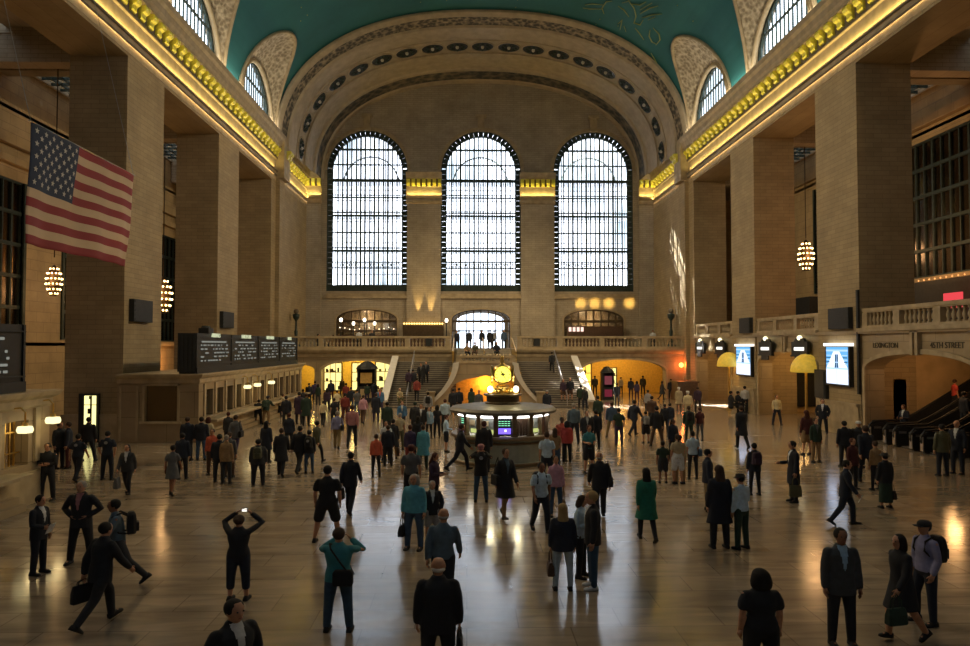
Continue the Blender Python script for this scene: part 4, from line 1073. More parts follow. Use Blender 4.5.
# ================================================================= information booth and clock
BX, BY = 1.46, 29.35
M['ledge'] = mat('worn_bronze_ledge', (.22,.16,.10), .35, .5, var=.2)
def booth():
    r = empty('information_booth', (BX, BY, 0), 'round marble information booth with lit ticket windows under the clock', 'booth')
    R = 2.1
    q = MB(); q.lathe([(R-.10,0),(R-.10,.12),(R-.2,.14),(R-.2,1.0)], 48); q.build('base', mat('pale_green_marble', (.34,.37,.32), .35, var=.12, scale=4), r, smooth=False)
    q = MB(); q.lathe([(R-.25,1.0),(R,1.0),(R+.02,1.05),(R,1.12),(R-.3,1.13)], 48, cap=False); q.lathe([(R-.17,.82),(R-.12,.84),(R-.12,.88),(R-.17,.9)], 48, cap=False); q.lathe([(R-.14,.0),(R-.06,.02),(R-.06,.1),(R-.12,.13)],48,cap=False); q.build('counter_ledge', M['ledge'], r)
    q = MB(); q.lathe([(R-.3,1.1),(R-.3,1.12),(0.01,1.12)], 32, cap=False); q.build('counter_top', M['white'], r)
    q = MB(); q.lathe([(.9,1.12),(.9,2.0)], 16); q.build('core', M['wood'], r)
    q = MB(); q.lathe([(R-.2,1.92),(R+.05,1.96),(R+.08,2.06),(R-.05,2.16),(R-.5,2.22),(1.0,2.26),(.01,2.28)], 48, cap=True); q.build('roof', mat('dull_bronze_roof', (.17,.155,.13), .5, .3, var=.2, scale=3), r)
    n = 16; pf = lf = None
    for k in range(n):
        a = 2*PI*(k+.5)/n-PI/2
        if pf is None:
            q = MB(); q.box(-.09,.09,-.06,.06,1.12,1.95); q.box(-.12,.12,-.09,.09,1.12,1.2); q.box(-.12,.12,-.09,.09,1.86,1.95); pf = q.build('post', M['ledge'], r); o = pf
        else: o = copy_child(pf, r)
        o.location = ((R-.32)*math.cos(a), (R-.32)*math.sin(a), 0); o.rotation_euler = (0,0,a+PI/2)
        a = 2*PI*k/n-PI/2
        if lf is None:
            q = MB(); q.box(-.26,.26,-.05,.05,1.84,1.91); lf = q.build('strip_lamp', emis('booth_strip', (1,.98,.92), 3.2), r); o = lf
        else: o = copy_child(lf, r)
        o.location = ((R-.3)*math.cos(a), (R-.3)*math.sin(a), 0); o.rotation_euler = (0,0,a+PI/2)
    # screens and displays behind the windows
    M['scr_p'] = emis('violet_screen', (.16,.10,.75), 1.0); M['scr_g'] = emis('green_text', (.25,.8,.45), .7); M['scr_b'] = mat('screen_black', (.01,.012,.02), .3, var=0)
    def at_a(a): return Matrix.Translation(((R-.42)*math.cos(a), (R-.42)*math.sin(a), 0)) @ Matrix.Rotation(a+PI/2, 4, 'Z')
    for k, kind in ((0,'scr'),(-3,'scr2'),(-1,'ppl'),(1,'brown'),(2,'lit'),(-2,'litp'),(3,'brown'),(-4,'lit'),(4,'lit')):
        a = 2*PI*k/n-PI/2+ (-.02)
        mt = at_a(a)
        if kind.startswith('scr'):
            q = MB(); q.obox(Matrix.Translation((0,0,1.5)), .62, .04, .68)
            q.cur = 1; q.obox(Matrix.Translation((0,-.03,1.34)), .5, .02, .22)
            q.cur = 2
            for j in range(3):
                for i in range(4): q.obox(Matrix.Translation((-.18+.12*i,-.03,1.55+.08*j)), .09, .02, .025)
            q.cur = 3; q.obox(Matrix.Translation((.05,-.045,1.36)), .08, .01, .08)
            o = q.build('screen', [M['scr_b'], M['scr_p'], M['scr_g'], M['white_e']], r); o.matrix_local = mt
        elif kind == 'brown':
            q = MB()
            for i in range(5): q.obox(Matrix.Translation((-.24+.12*i,0,1.5)), .09, .05, .7)
            o = q.build('leaflet_rack', M['wood'], r); o.matrix_local = mt
        else:
            q = MB(); q.obox(Matrix.Translation((0,.1,1.5)), .6, .04, .62); q.cur = 1; q.obox(Matrix.Translation((.05,.06,1.3)), .5, .02, .15); q.cur = 2; q.obox(Matrix.Translation((-.1,.06,1.6)), .25,.02,.2)
            o = q.build('ticket_window', [mat('grey_backdrop_%d' % k, (.30,.32,.30), .6), emis('olive_glow_%d' % k, (.55,.6,.2), .5), M['cream']], r); o.matrix_local = mt
    # drum that carries the clock
    q = MB(); q.lathe([(.72,2.26),(.72,2.32),(.66,2.36),(.66,2.56),(.78,2.6),(.78,2.66),(.2,2.7)], 32); q.build('drum', M['bronze'], r)
    return r
booth()
def clock():
    r = empty('four_faced_clock', (BX-.02, BY, 2.66), 'golden four-faced ball clock on top of the information booth', 'clock')
    q = MB(); q.lathe([(.34,0),(.34,.08),(.26,.12),(.24,.28),(.30,.32),(.18,.36),(.16,.42)], 16); q.build('pedestal', M['brass'], r, smooth=False)
    q = MB(); q.lathe([(.10,.40),(.30,.48),(.42,.62),(.46,.80),(.42,.98),(.30,1.12),(.12,1.20),(.07,1.26),(.10,1.32),(.05,1.38),(.07,1.42),(.09,1.47),(.05,1.52),(.01,1.56)], 24); q.build('case', M['brass'], r, smooth=True)
    face = emis('clock_face_glow', (.92,.86,.10), 1.05); hand = M['blk']
    ff = None
    for k in range(4):
        if ff is None:
            q = MB(); q.lathe([(.36,0),(.36,.05),(.33,.06),(.32,.03)], 28); q.cur = 1; q.lathe([(.315,.03),(.315,.045),(.0,.046)], 28)
            q.cur = 2
            for j in range(12):
                a = 2*PI*j/12; q.obox(Matrix.Rotation(a,4,'Z') @ Matrix.Translation((0,.265,.05)), .025, .06, .01)
            q.obox(Matrix.Rotation(.55,4,'Z') @ Matrix.Translation((0,.07,.055)), .035, .18, .01)
            q.obox(Matrix.Rotation(.55+PI,4,'Z') @ Matrix.Translation((0,.10,.06)), .025, .22, .01)
            q.lathe([(.04,.05),(.03,.07)], 8)
            ff = q.build('clock_face', [M['brass'], face, hand], r); o = ff
        else: o = copy_child(ff, r)
        a = -PI/2+k*PI/2
        o.matrix_local = Matrix.Translation((.40*math.cos(a), .40*math.sin(a), .80)) @ Matrix.Rotation(a+PI/2, 4, 'Z') @ Matrix.Rotation(PI/2, 4, 'X')
    return r
clock()
for dx, lab in ((-.52,'white globe lamp on the booth, left of the clock'),(.52,'white globe lamp on the booth, right of the clock')):
    r = empty('globe_lamp', (BX+dx, BY-.25, 2.68), lab, 'lamp', 'globe lamps on the booth')
    q = MB(); q.lathe([(.10,-.02),(.10,.04),(.04,.08)], 10); q.build('base', M['brass'], r)
    q = MB(); q.ball((0,0,.18), .11, 12, 8, 1.15); q.build('globe', emis('booth_globe_%d' % (dx>0), (1,.9,.68), 4.5), r, smooth=True)
    q = MB(); q.lathe([(.12,-.02),(.16,.08),(.16,.16),(.05,.24)], 12, (-math.copysign(.24,dx),.0,0)); q.build('gilt_urn', M['brass'], r, smooth=True)

# ================================================================= flag
def flag():
    X = -14.0
    pts = {k: at_x(*v, X) for k, v in dict(tl=(31,122), tr=(134,175.5), bl=(20.5,243), br=(129.5,266.5)).items()}
    r = empty('hanging_flag', (X, (pts['tl'].y+pts['tr'].y)/2, pts['bl'].z), 'large United States flag hanging over the ticket offices', 'flag')
    def P(u, v):   # u 0..1 along, v 0..1 from top
        a = pts['tl'].lerp(pts['tr'], u); b = pts['bl'].lerp(pts['br'], u); p = a.lerp(b, v)
        w = .10*math.sin(u*9+v*2.2)+.06*math.sin(u*23+v*1.0)+.05*math.sin(v*7+u*4)
        return p+Vector((w*(.35+.65*v), 0, 0))-Vector(r.location)
    nu, nv = 60, 13*3; q = MB()
    for j in range(nv):
        for i in range(nu):
            u0, u1, v0, v1 = i/nu, (i+1)/nu, j/nv, (j+1)/nv
            s = j//3; q.cur = 2 if (i < nu*.4 and s < 7) else (0 if s % 2 == 0 else 1)
            n = len(q.v); q.v += [tuple(P(u0,v0)),tuple(P(u1,v0)),tuple(P(u1,v1)),tuple(P(u0,v1))]; q.f.append((n,n+1,n+2,n+3)); q.m.append(q.cur)
    red, wh, bl = (mat('flag_red', (.26,.035,.045), .8, scale=.6), mat('flag_white', (.55,.42,.29), .8, scale=.6), mat('flag_blue', (.025,.04,.085), .8, scale=.6))
    me = q.mesh('cloth', True, False); bm = bmesh.new(); bm.from_mesh(me); bmesh.ops.remove_doubles(bm, verts=bm.verts, dist=.001); bm.to_mesh(me); bm.free()
    for m_ in (red, wh, bl): me.materials.append(m_)
    o = bpy.data.objects.new('cloth', me); C.objects.link(o); o.parent = r; s = o.modifiers.new('s','SOLIDIFY'); s.thickness = .02; s.offset = 0
    q = MB()
    for row in range(9):
        for col in range(11):
            if (row+col) % 2: continue
            u = .4*(col+1)/12; v = (7/13)*(row+1)/10; c = P(u, v); du = (P(u+.01,v)-P(u-.01,v)).normalized(); dv = (P(u,v+.01)-P(u,v-.01)).normalized()
            st = []
            for k in range(10):
                rr = .115 if k % 2 == 0 else .05; a = PI/2+k*PI/5
                st.append(c+du*rr*math.cos(a)-dv*rr*math.sin(a)+Vector((.035,0,0)))
            q.quad(*st)
    q.build('stars', mat('star_white', (.50,.50,.48), .8, var=0), o)
    q = MB(); a = P(0,0); b = P(1,0); q.tube([a+Vector((0,-.1,.02)), b+Vector((0,.1,.02))], .03, 6)
    q.tube([a, a+Vector((-2.2,0,9.3))], .012, 4); q.tube([b, b+Vector((-2.2,0,9.3))], .012, 4); q.build('hanging_rod', M['steel'], r)
flag()

# ceiling drawing: thin gold line figure on the vault
def mural():
    q = MB()
    def V(px, py):
        # intersect the pixel ray with the vault from inside
        d = ray(px, py); lo, hi = 5.0, 400.0
        for _ in range(60):
            m_ = (lo+hi)/2; x = abs(d.x*m_-XC)/(HW-.06); z = CAMZ+d.z*m_-ZS
            ins = (x**N_ + (max(z,0)/(BB-.06))**N_) < 1
            if ins: lo = m_
            else: hi = m_
        return Vector((d.x*lo, d.y*lo, CAMZ+d.z*lo))
    strokes = [[(618,6),(624,10),(629,17)],[(628,0),(634,8),(636,16),(634,23),(640,25),(643,20)],[(640,14),(650,8),(658,6)],[(640,10),(652,3)],[(642,18),(652,15),(662,14)],[(585,5),(592,4),(603,5)],[(604,14),(602,8),(606,2),(612,1)],
               [(635,28),(640,34),(644,40)],[(651,53),(655,60),(659,67)],[(650,30),(649,36),(652,42),(656,44)],[(653,28),(659,34),(660,40),(656,45)],[(618,24),(622,20),(620,30)],[(624,26),(626,32)],[(630,4),(640,5),(646,2)],[(648,20),(655,17)],[(622,3),(630,1)],[(583,8),(590,9),(602,9)]]
    for s in strokes:
        pts = [V(*p) for p in s]; q.tube(pts, [.03]+[.055]*(len(pts)-2)+[.03], 5)
    rg = random.Random(5)
    for k in range(34):
        p = V(rg.uniform(300, 700), rg.uniform(-40, 30)); q.ball(p, .05, 5, 3)
    q.build('line_drawing', mat('dull_gold_paint', (.30,.34,.13), .7, var=0), bpy.data.objects['ceiling'])
mural()
# ================================================================= people
def srgb(h):
    h = h.lstrip('#'); c = [int(h[i:i+2], 16)/255 for i in (0, 2, 4)]
    return tuple(x/12.92 if x <= .04045 else ((x+.055)/1.055)**2.4 for x in c)
COL = dict(black='191b20', ink='1d2028', navy='1b2436', dnavy='161d2c', dgrey='2c2f35', grey='55585e', lgrey='8b8d92', white='c3c8cf', cream='c9bd9a', pink='a56f72', rose='b98aa0', red='b23a34',
           orange='c5583c', brick='7a2f2b', brown='4a3426', tan='8f7450', khaki='7d6c47', olive='4a4b33', teal='2c7f8c', turq='4a9db5', blue='3a6fa0', sky='86aac8', ice='a9c4dc', denim='36506f', jeans='2b4a66',
           ljeans='9fb3c6', green='0e6b58', dgreen='22382f', purple='3a3155', maroon='4a2024', beige='a79a7c', slate='4d6273', char='3a3f45', plum='33223a', blond='9c8151', brownh='3b2a20', blackh='14110f', grayh='8f8a84', redh='4a2318', whiteh='b9b4ac', skin='b98768', skin2='8a5c42', skin3='5a3a2a', lav='7d7fa8', lime='7f8a4a')
_mc = {}
def cm(name, rough=.85):
    k = name
    if k not in _mc:
        c = srgb(COL[name]); g_ = sum(c)/3; c = tuple((x*.92+g_*.08)*1.05 for x in c); _mc[k] = mat('cloth_'+name if name not in ('skin','skin2','skin3') and not name.endswith('h') else name, c, rough, var=.15, scale=14)
    return _mc[k]
M['eye'] = mat('eye_dark', (.02,.015,.012), .3, var=0); M['lip'] = mat('lip', (.30,.10,.08), .6, var=0)
D0 = (.10,.0,1); DN = (.05,.16,1)
POSES = dict(
 stand=dict(aL=(D0,DN), aR=(D0,DN), lL=((.07,0,1),(.03,0,1),0), lR=((.07,.02,1),(.03,-.03,1),0)),
 wide=dict(aL=((.16,0,1),(.02,.2,1)), aR=((.16,0,1),(.02,.2,1)), lL=((.2,0,1),(.16,0,1),0), lR=((.2,.02,1),(.16,-.02,1),0)),
 rest=dict(aL=((.14,-.05,1),(-.1,.35,1)), aR=(D0,DN), lL=((.05,0,1),(.02,-.02,1),0), lR=((.14,.12,1),(.06,-.06,1),0)),
 phone=dict(aL=((.12,.05,1),(-.35,1,-.05)), aR=((.12,.05,1),(-.35,1,-.05)), lL=((.07,0,1),(.03,0,1),0), lR=((.09,.06,1),(.03,-.06,1),0), nod=.3),
 photo=dict(aL=((.30,.75,.30),(-.85,.45,-.75)), aR=((.30,.75,.30),(-.85,.45,-.75)), lL=((.1,0,1),(.06,0,1),0), lR=((.1,.0,1),(.06,0,1),0)),
 overhead=dict(aL=((.30,.5,-.40),(-.80,.2,-.75)), aR=((.34,.5,-.35),(-.80,.2,-.75)), lL=((.06,0,1),(.03,0,1),0), lR=((.06,.0,1),(.03,0,1),0)),
 hips=dict(aL=((.55,-.2,1),(-.65,.4,.5)), aR=((.55,-.2,1),(-.65,.4,.5)), lL=((.14,0,1),(.10,0,1),0), lR=((.14,0,1),(.10,0,1),0)),
 pocket=dict(aL=((.28,-.12,1),(-.25,.3,1)), aR=((.28,-.12,1),(-.25,.3,1)), lL=((.1,0,1),(.06,0,1),0), lR=((.08,.06,1),(.04,-.05,1),0)),
 cross=dict(aL=((.14,.15,1),(-1,.45,.05)), aR=((.14,.12,1),(-1,.55,-.08)), lL=((.1,0,1),(.06,0,1),0), lR=((.1,.05,1),(.05,-.05,1),0)),
 hold=dict(aL=(D0,DN), aR=((.08,.1,1),(-.05,1,.1)), lL=((.07,0,1),(.03,0,1),0), lR=((.07,.04,1),(.03,-.06,1),0), nod=.15),
 ear=dict(aL=(D0,DN), aR=((.35,.45,.9),(-.35,.35,-1)), lL=((.07,0,1),(.03,0,1),0), lR=((.12,.1,1),(.03,-.1,1),0)),
 walk=dict(aL=((.1,-.32,1),(.03,-.02,1)), aR=((.1,.3,1),(.0,.65,1)), lL=((.03,.36,1),(.02,.02,1),-12), lR=((.03,-.22,1),(.02,-.62,1),32), lean=.05),
 walkb=dict(aR=((.1,-.32,1),(.03,-.02,1)), aL=((.1,.3,1),(.0,.65,1)), lR=((.03,.36,1),(.02,.02,1),-12), lL=((.03,-.22,1),(.02,-.62,1),32), lean=.05),
 stride=dict(aL=((.12,-.45,1),(.03,-.1,1)), aR=((.12,.42,1),(.0,.8,1)), lL=((.03,.55,1),(.02,.12,1),-18), lR=((.03,-.40,1),(.02,-.85,1),38), lean=.09),
 strideb=dict(aR=((.12,-.45,1),(.03,-.1,1)), aL=((.12,.42,1),(.0,.8,1)), lR=((.03,.55,1),(.02,.12,1),-18), lL=((.03,-.40,1),(.02,-.85,1),38), lean=.09),
 lean=dict(aL=((.12,.55,1),(-.1,1,.2)), aR=((.12,.6,1),(-.1,1,.15)), lL=((.08,-.05,1),(.04,-.1,1),0), lR=((.1,.1,1),(.04,-.08,1),0), lean=.32),
 sit=dict(aL=((.12,.35,1),(-.2,1,.25)), aR=((.12,.35,1),(-.2,1,.25)), lL=((.14,1,.12),(.02,.05,1),0), lR=((.14,1,.12),(.02,.0,1),0)),
)
def dirv(t, s): return Vector((s*t[0], -t[1], -t[2])).normalized()
_sk = {}
def skeleton(pose, sex):
    k = (pose, sex)
    if k in _sk: return _sk[k]
    p = POSES[pose]; J = {}; sh = .185 if sex == 'm' else .162; hp = .085
    ln = p.get('lean', 0)
    J['pel'] = Vector((0,0,0)); up = Vector((0,-math.sin(ln),math.cos(ln))); J['up'] = up
    J['waist'] = up*.17; J['chest'] = up*.36; J['nb'] = up*.515; J['neck'] = up*.56; J['head'] = J['neck']+Vector((0,-.02-.06*p.get('nod',0),.125)); J['nod'] = p.get('nod',0)
    for s, n in ((1,'L'),(-1,'R')):
        S = up*.452+Vector((s*sh,0,0)); U, F_ = p['a'+n]; E = S+dirv(U,s)*.285; W = E+dirv(F_,s)*.25
        J['S'+n], J['E'+n], J['W'+n] = S, E, W; J['D'+n] = dirv(F_,s)
        T, Sh, fp = p['l'+n]; H = Vector((s*hp,0,-.02)); K = H+dirv(T,s)*.43; A = K+dirv(Sh,s)*.42
        J['H'+n], J['K'+n], J['A'+n] = H, K, A; J['f'+n] = math.radians(fp)
    # ground: lowest of heel / toe
    low = 9
    for s, n in ((1,'L'),(-1,'R')):
        fd = Vector((0,-math.cos(J['f'+n]),-math.sin(J['f'+n]))); fu = Vector((0,-math.sin(J['f'+n]),math.cos(J['f'+n])))
        J['fd'+n], J['fu'+n] = fd, fu
        for q in (J['A'+n]+fd*.17-fu*.085, J['A'+n]-fd*.07-fu*.085): low = min(low, q.z)
    off = Vector((0,0,-low))
    for q in list(J):
        if isinstance(J[q], Vector) and q not in ('up','DL','DR','fdL','fdR','fuL','fuR'): J[q] = J[q]+off
    J['top'] = J['head'].z+.12
    _sk[k] = J; return J
X_ = Vector((1,0,0)); Y_ = Vector((0,1,0))
def limb(mb, pts, seg=10):
    """pts: (pos, radius)"""
    secs = []
    for i, (p, r) in enumerate(pts):
        d = (pts[min(i+1,len(pts)-1)][0]-pts[max(i-1,0)][0]).normalized()
        a = d.cross(Y_)
        if a.length < .2: a = d.cross(X_)
        a.normalize(); b = d.cross(a).normalized(); secs.append((p, a*r, b*r))
    mb.loft(secs, seg)
def torso(mb, J, rows):
    up = J['up']; f = up.cross(X_).normalized()
    mb.loft([(J['pel']+up*z+f*0.0*1, X_*w, f*d) for z, w, d in rows], 16)
def remesh(mb, name, vox, smooth=2):
    me = mb.mesh(name); o = bpy.data.objects.new('tmp', me); C.objects.link(o)
    r = o.modifiers.new('r','REMESH'); r.mode = 'VOXEL'; r.voxel_size = vox; r.use_smooth_shade = True
    s = o.modifiers.new('s','SMOOTH'); s.iterations = smooth; s.factor = .5
    dg = bpy.context.evaluated_depsgraph_get(); n = bpy.data.meshes.new_from_object(o.evaluated_get(dg)); n.name = name
    bpy.data.objects.remove(o); bpy.data.meshes.remove(me)
    for p in n.polygons: p.use_smooth = True
    return n
def add_to(me, mb):
    """append the shapes of mb to mesh me"""
    ex = mb.mesh('x', True); bm = bmesh.new(); bm.from_mesh(me); bm.from_mesh(ex); bm.to_mesh(me); bm.free(); bpy.data.meshes.remove(ex); return me
def cut(me, co, no):
    bm = bmesh.new(); bm.from_mesh(me); bmesh.ops.bisect_plane(bm, geom=bm.verts[:]+bm.edges[:]+bm.faces[:], plane_co=co, plane_no=no, clear_outer=True); bm.to_mesh(me); bm.free()
def hand(mb, W, d, s):
    inw = Vector((-s,0,0)); n = (inw-d*inw.dot(d))
    if n.length < .3: n = Vector((0,0,-1))-d*(-d.z)
    n.normalize(); w = d.cross(n).normalized()
    if w.y > 0: w = -w        # thumb side to the front
    pc = W+d*.045
    mb.rings([[p+w*.036*a+n*.013*b for a, b in ((1,1),(-1,1),(-1,-1),(1,-1))] for p in (W-d*.01, W+d*.05, W+d*.088)])
    for k, l in enumerate((.072,.080,.074,.058)):
        b0 = W+d*.082+w*(.027-.018*k); d1 = (d+n*.25).normalized(); d2 = (d+n*.8).normalized()
        mb.tube([b0, b0+d1*l*.55, b0+d1*l*.55+d2*l*.45], [.0085,.0075,.006], 5)
    b0 = W+d*.02+w*.03; d1 = (d+w*.9+n*.3).normalized(); d2 = (d+w*.25+n*.4).normalized()
    mb.tube([b0, b0+d1*.04, b0+d1*.04+d2*.032], [.011,.0095,.007], 5)
_mesh = {}
def head_frame(J):
    a = J['nod']; return Matrix.Translation(J['head']) @ Matrix.Rotation(a, 4, 'X')
def body_mesh(pose, sex):
    k = ('b', pose, sex)
    if k in _mesh: return _mesh[k]
    J = skeleton(pose, sex); mb = MB(); f = 1.0 if sex == 'm' else .93
    torso(mb, J, [(-.06,.14,.10),(.02,.155*(1.0 if sex == 'm' else 1.03),.105),(.16,.125*f,.092),(.34,.150*f,.105),(.43,.145*f,.08),(.50,.085,.055)])
    limb(mb, [(J['nb']-J['up']*.05,.058),(J['neck'],.050),(J['head']-Vector((0,-.012,.03)),.050)])
    H = head_frame(J)
    secs = []
    for z, w, d, y in ((-.105,.036,.040,-.030),(-.085,.050,.058,-.022),(-.045,.064,.080,-.008),(.0,.074,.094,0),(.045,.076,.098,.004),(.078,.062,.084,.008)):
        secs.append((H @ Vector((0,y,z)), (H.to_3x3() @ X_)*w, (H.to_3x3() @ Y_)*d))
    mb.loft(secs, 14, capk=.62)
    mb.loft([(H @ Vector((0,-.088,.018)), (H.to_3x3() @ X_)*.010, (H.to_3x3() @ Y_)*.012),(H @ Vector((0,-.106,-.022)), (H.to_3x3() @ X_)*.016, (H.to_3x3() @ Y_)*.014)], 6)
    for s in (-1, 1): mb.loft([(H @ Vector((s*.078,.012,.02)), (H.to_3x3() @ X_)*.009, (H.to_3x3() @ Y_)*.018),(H @ Vector((s*.076,.008,-.03)), (H.to_3x3() @ X_)*.008, (H.to_3x3() @ Y_)*.012)], 6)
    for s, n in ((1,'L'),(-1,'R')):
        limb(mb, [(J['S'+n],.042*f),(J['S'+n].lerp(J['E'+n],.5),.046*f),(J['E'+n],.038*f),(J['E'+n].lerp(J['W'+n],.35),.040*f),(J['W'+n],.026)])
        limb(mb, [(J['H'+n],.085),(J['H'+n].lerp(J['K'+n],.5),.072),(J['K'+n],.052),(J['K'+n].lerp(J['A'+n],.35),.054),(J['A'+n],.034)])
        limb(mb, [(J['A'+n]-J['fu'+n]*.03-J['fd'+n]*.02,.036),(J['A'+n]-J['fu'+n]*.045+J['fd'+n]*.10,.03)])
    me = remesh(mb, 'person', .017, 2)
    h = MB(); hand(h, J['WL'], J['DL'], 1); hand(h, J['WR'], J['DR'], -1)
    h.cur = 1
    for s in (-1, 1): h.ball(tuple(H @ Vector((s*.030,-.089,.014))), .0105, 6, 4)
    h.cur = 2; n0 = len(h.v); h.lathe([(.0,-.006),(.022,-.004),(.024,0),(.022,.004),(.0,.006)], 8, (0,0,0), flat=(1,.35))
    h.v[n0:] = [tuple(H @ (Vector(v)+Vector((0,-.093,-.058)))) for v in h.v[n0:]]
    add_to(me, h)
    for _ in range(3): me.materials.append(M['eye'])
    _mesh[k] = me; return me
TOPS = dict(tee=(.5, .0, 0), shirt=(1, .0, 0), sweater=(1, .0, .004), jacket=(1, -.14, .014), suit=(1, -.17, .014), coat=(1, -.48, .018), dress=(.45, -.42, .0), vest=(0, .0, .0), blouse=(1,-.08,.008))
def top_mesh(pose, sex, style):
    k = ('t', pose, sex, style)
    if k in _mesh: return _mesh[k]
    J = skeleton(pose, sex); mb = MB(); slv, hem, ex = TOPS[style]; f = 1.0 if sex == 'm' else .93; e = .016+ex
    rows = [((hem if hem > -.2 else -.16)-.04, .158+e+(.01 if hem else 0), .112+e), (.04,.158+e,.110+e),(.17,(.140 if ex > .01 else .130)*f+e,.100+e),(.34,.163*f+e,.110+e),(.43,.166*f+e,.092+e),(.485,.115+e*.8,.070+e*.8),(.525,.075+e*.5,.058+e*.5)]
    torso(mb, J, rows)
    if hem < -.2:       # long coat or dress skirt that follows both legs
        up = J['up']; f2 = Y_
        kc = (J['KL']+J['KR'])/2; spread = abs((J['KL']-J['KR']).y)/2+.0; sx = abs((J['KL']-J['KR']).x)/2
        p0 = J['pel']-up*.02; p1 = J['pel'].lerp(kc, .92 if style == 'coat' else .85)
        mb.loft([(p0, X_*(.170+e), f2*(.118+e)), (p0.lerp(p1,.5), X_*(.175+e), f2*(.12+e+spread*.5)), (p1, X_*(.165+sx*.5+e), f2*(.115+e+spread*.9))], 16)
    for s, n in ((1,'L'),(-1,'R')):
        S, E, W = J['S'+n], J['E'+n], J['W'+n]; S2 = S-Vector((s*.02,0,0))
        if slv >= 1: limb(mb, [(S2,.050*f+e*.6),(S.lerp(E,.5),.047*f+e*.6),(E,.042*f+e*.6),(E.lerp(W,.5),.042*f+e*.6),(E.lerp(W,.90),.033+e*.6)])
        elif slv > 0: limb(mb, [(S2,.050*f+e*.6),(S.lerp(E,.35),.054*f+e*.8),(S.lerp(E,.62),.056*f+e*.8)])
    me = remesh(mb, style, .014 if style == 'suit' else .019, 3)
    if hem < -.2: cut(me, p1, (0,0,-1))
    elif pose != 'sit' and not any(J['W'+n].z < J['pel'].z+min(hem,-.045)+.02 for n in 'LR'): cut(me, J['pel']+J['up']*min(hem,-.045), -J['up'])
    elif pose != 'sit':
        # cut only the central column so that hanging sleeves survive
        bm = bmesh.new(); bm.from_mesh(me); co = J['pel']+J['up']*min(hem,-.045); g = [f for f in bm.faces if (f.calc_center_median()-co).dot(J['up']) < .04 and abs(f.calc_center_median().x) < .215]
        gv = set(v for f in g for v in f.verts); ge = set(e for f in g for e in f.edges)
        r_ = bmesh.ops.bisect_plane(bm, geom=list(gv)+list(ge)+g, plane_co=co, plane_no=-J['up'])
        kill = [f for f in bm.faces if (f.calc_center_median()-co).dot(J['up']) < 0 and abs(f.calc_center_median().x) < .205 and (f.calc_center_median()-co).dot(J['up']) > -.16]
        bmesh.ops.delete(bm, geom=kill, context='FACES'); bm.to_mesh(me); bm.free()
    for _ in range(2): me.materials.append(M['eye'])
    up = J['up']; base = J['pel']
    if style in ('suit','jacket','coat'):
        for p in me.polygons:
            c = Vector(p.center)-base; z = c.dot(up)
            if p.normal.y < -.25 and .20 < z < .56 and abs(c.x) < .010+.15*(z-.20): p.material_index = 1
    _mesh[k] = me; return me
BOTS = dict(trousers=(1.0,.0), jeans=(1.0,-.004), leggings=(1.0,-.010), shorts=(.42,.012), capri=(.75,-.002))
def bot_mesh(pose, sex, style):
    k = ('l', pose, sex, style)
    if k in _mesh: return _mesh[k]
    J = skeleton(pose, sex); mb = MB()
    if style in ('skirt','longskirt'):
        kc = (J['KL']+J['KR'])/2; ac = (J['AL']+J['AR'])/2; sp = abs((J['KL']-J['KR']).y)/2; p1 = J['pel'].lerp(kc,.95) if style == 'skirt' else kc.lerp(ac,.75)
        mb.loft([(J['pel']+J['up']*.10, X_*.150, Y_*.112), (J['pel'], X_*.178, Y_*.13), (p1, X_*(.19 if style == 'skirt' else .20), Y_*(.13+sp))], 16)
    else:
        L_, e = BOTS[style]
        torso(mb, J, [(-.05,.158+e,.115+e),(.03,.166+e,.116+e),(.10,.155+e,.112+e)])
        for s, n in ((1,'L'),(-1,'R')):
            H, K, A = J['H'+n], J['K'+n], J['A'+n]; r = .014+e
            if L_ < .6: limb(mb, [(H,.094+r),(H.lerp(K,.5),.085+r),(H.lerp(K,.88),.078+r)])
            elif L_ < .9: limb(mb, [(H,.088+r),(H.lerp(K,.5),.076+r),(K,.060+r),(K.lerp(A,.55),.052+r)])
            else: limb(mb, [(H,.088+r),(H.lerp(K,.5),.077+r),(K,.060+r),(K.lerp(A,.4),.056+r),(A+J['fu'+n]*.0,.044+r)])
    me = remesh(mb, style, .019, 2)
    if style in ('skirt','longskirt'): cut(me, p1, (0,0,-1))
    me.materials.append(M['eye']); _mesh[k] = me; return me
def shoe_mesh(pose, sex, n):
    k = ('s', pose, sex, n)
    if k in _mesh: return _mesh[k]
    J = skeleton(pose, sex); mb = MB(); A, fd, fu = J['A'+n], J['fd'+n], J['fu'+n]; b = A-fu*.082
    def ring(t, w, h0, h1): return [b+fd*t+X_*(w*cx)+fu*(h0+(h1-h0)*cz) for cx, cz in ((-1,.0),(1,.0),(1.0,.45),(.7,.9),(0,1),(-.7,.9),(-1,.45))]
    mb.rings([ring(-.075,.022,.0,.05),ring(-.068,.034,.0,.085),(ring(-.02,.038,.0,.105)),ring(.03,.038,.0,.095),ring(.08,.042,.0,.068),ring(.125,.044,.0,.052),ring(.155,.036,.0,.042),ring(.172,.018,.0,.028)])
    me = mb.mesh('shoe', True); me.materials.append(M['eye']); _mesh[k] = me; return me
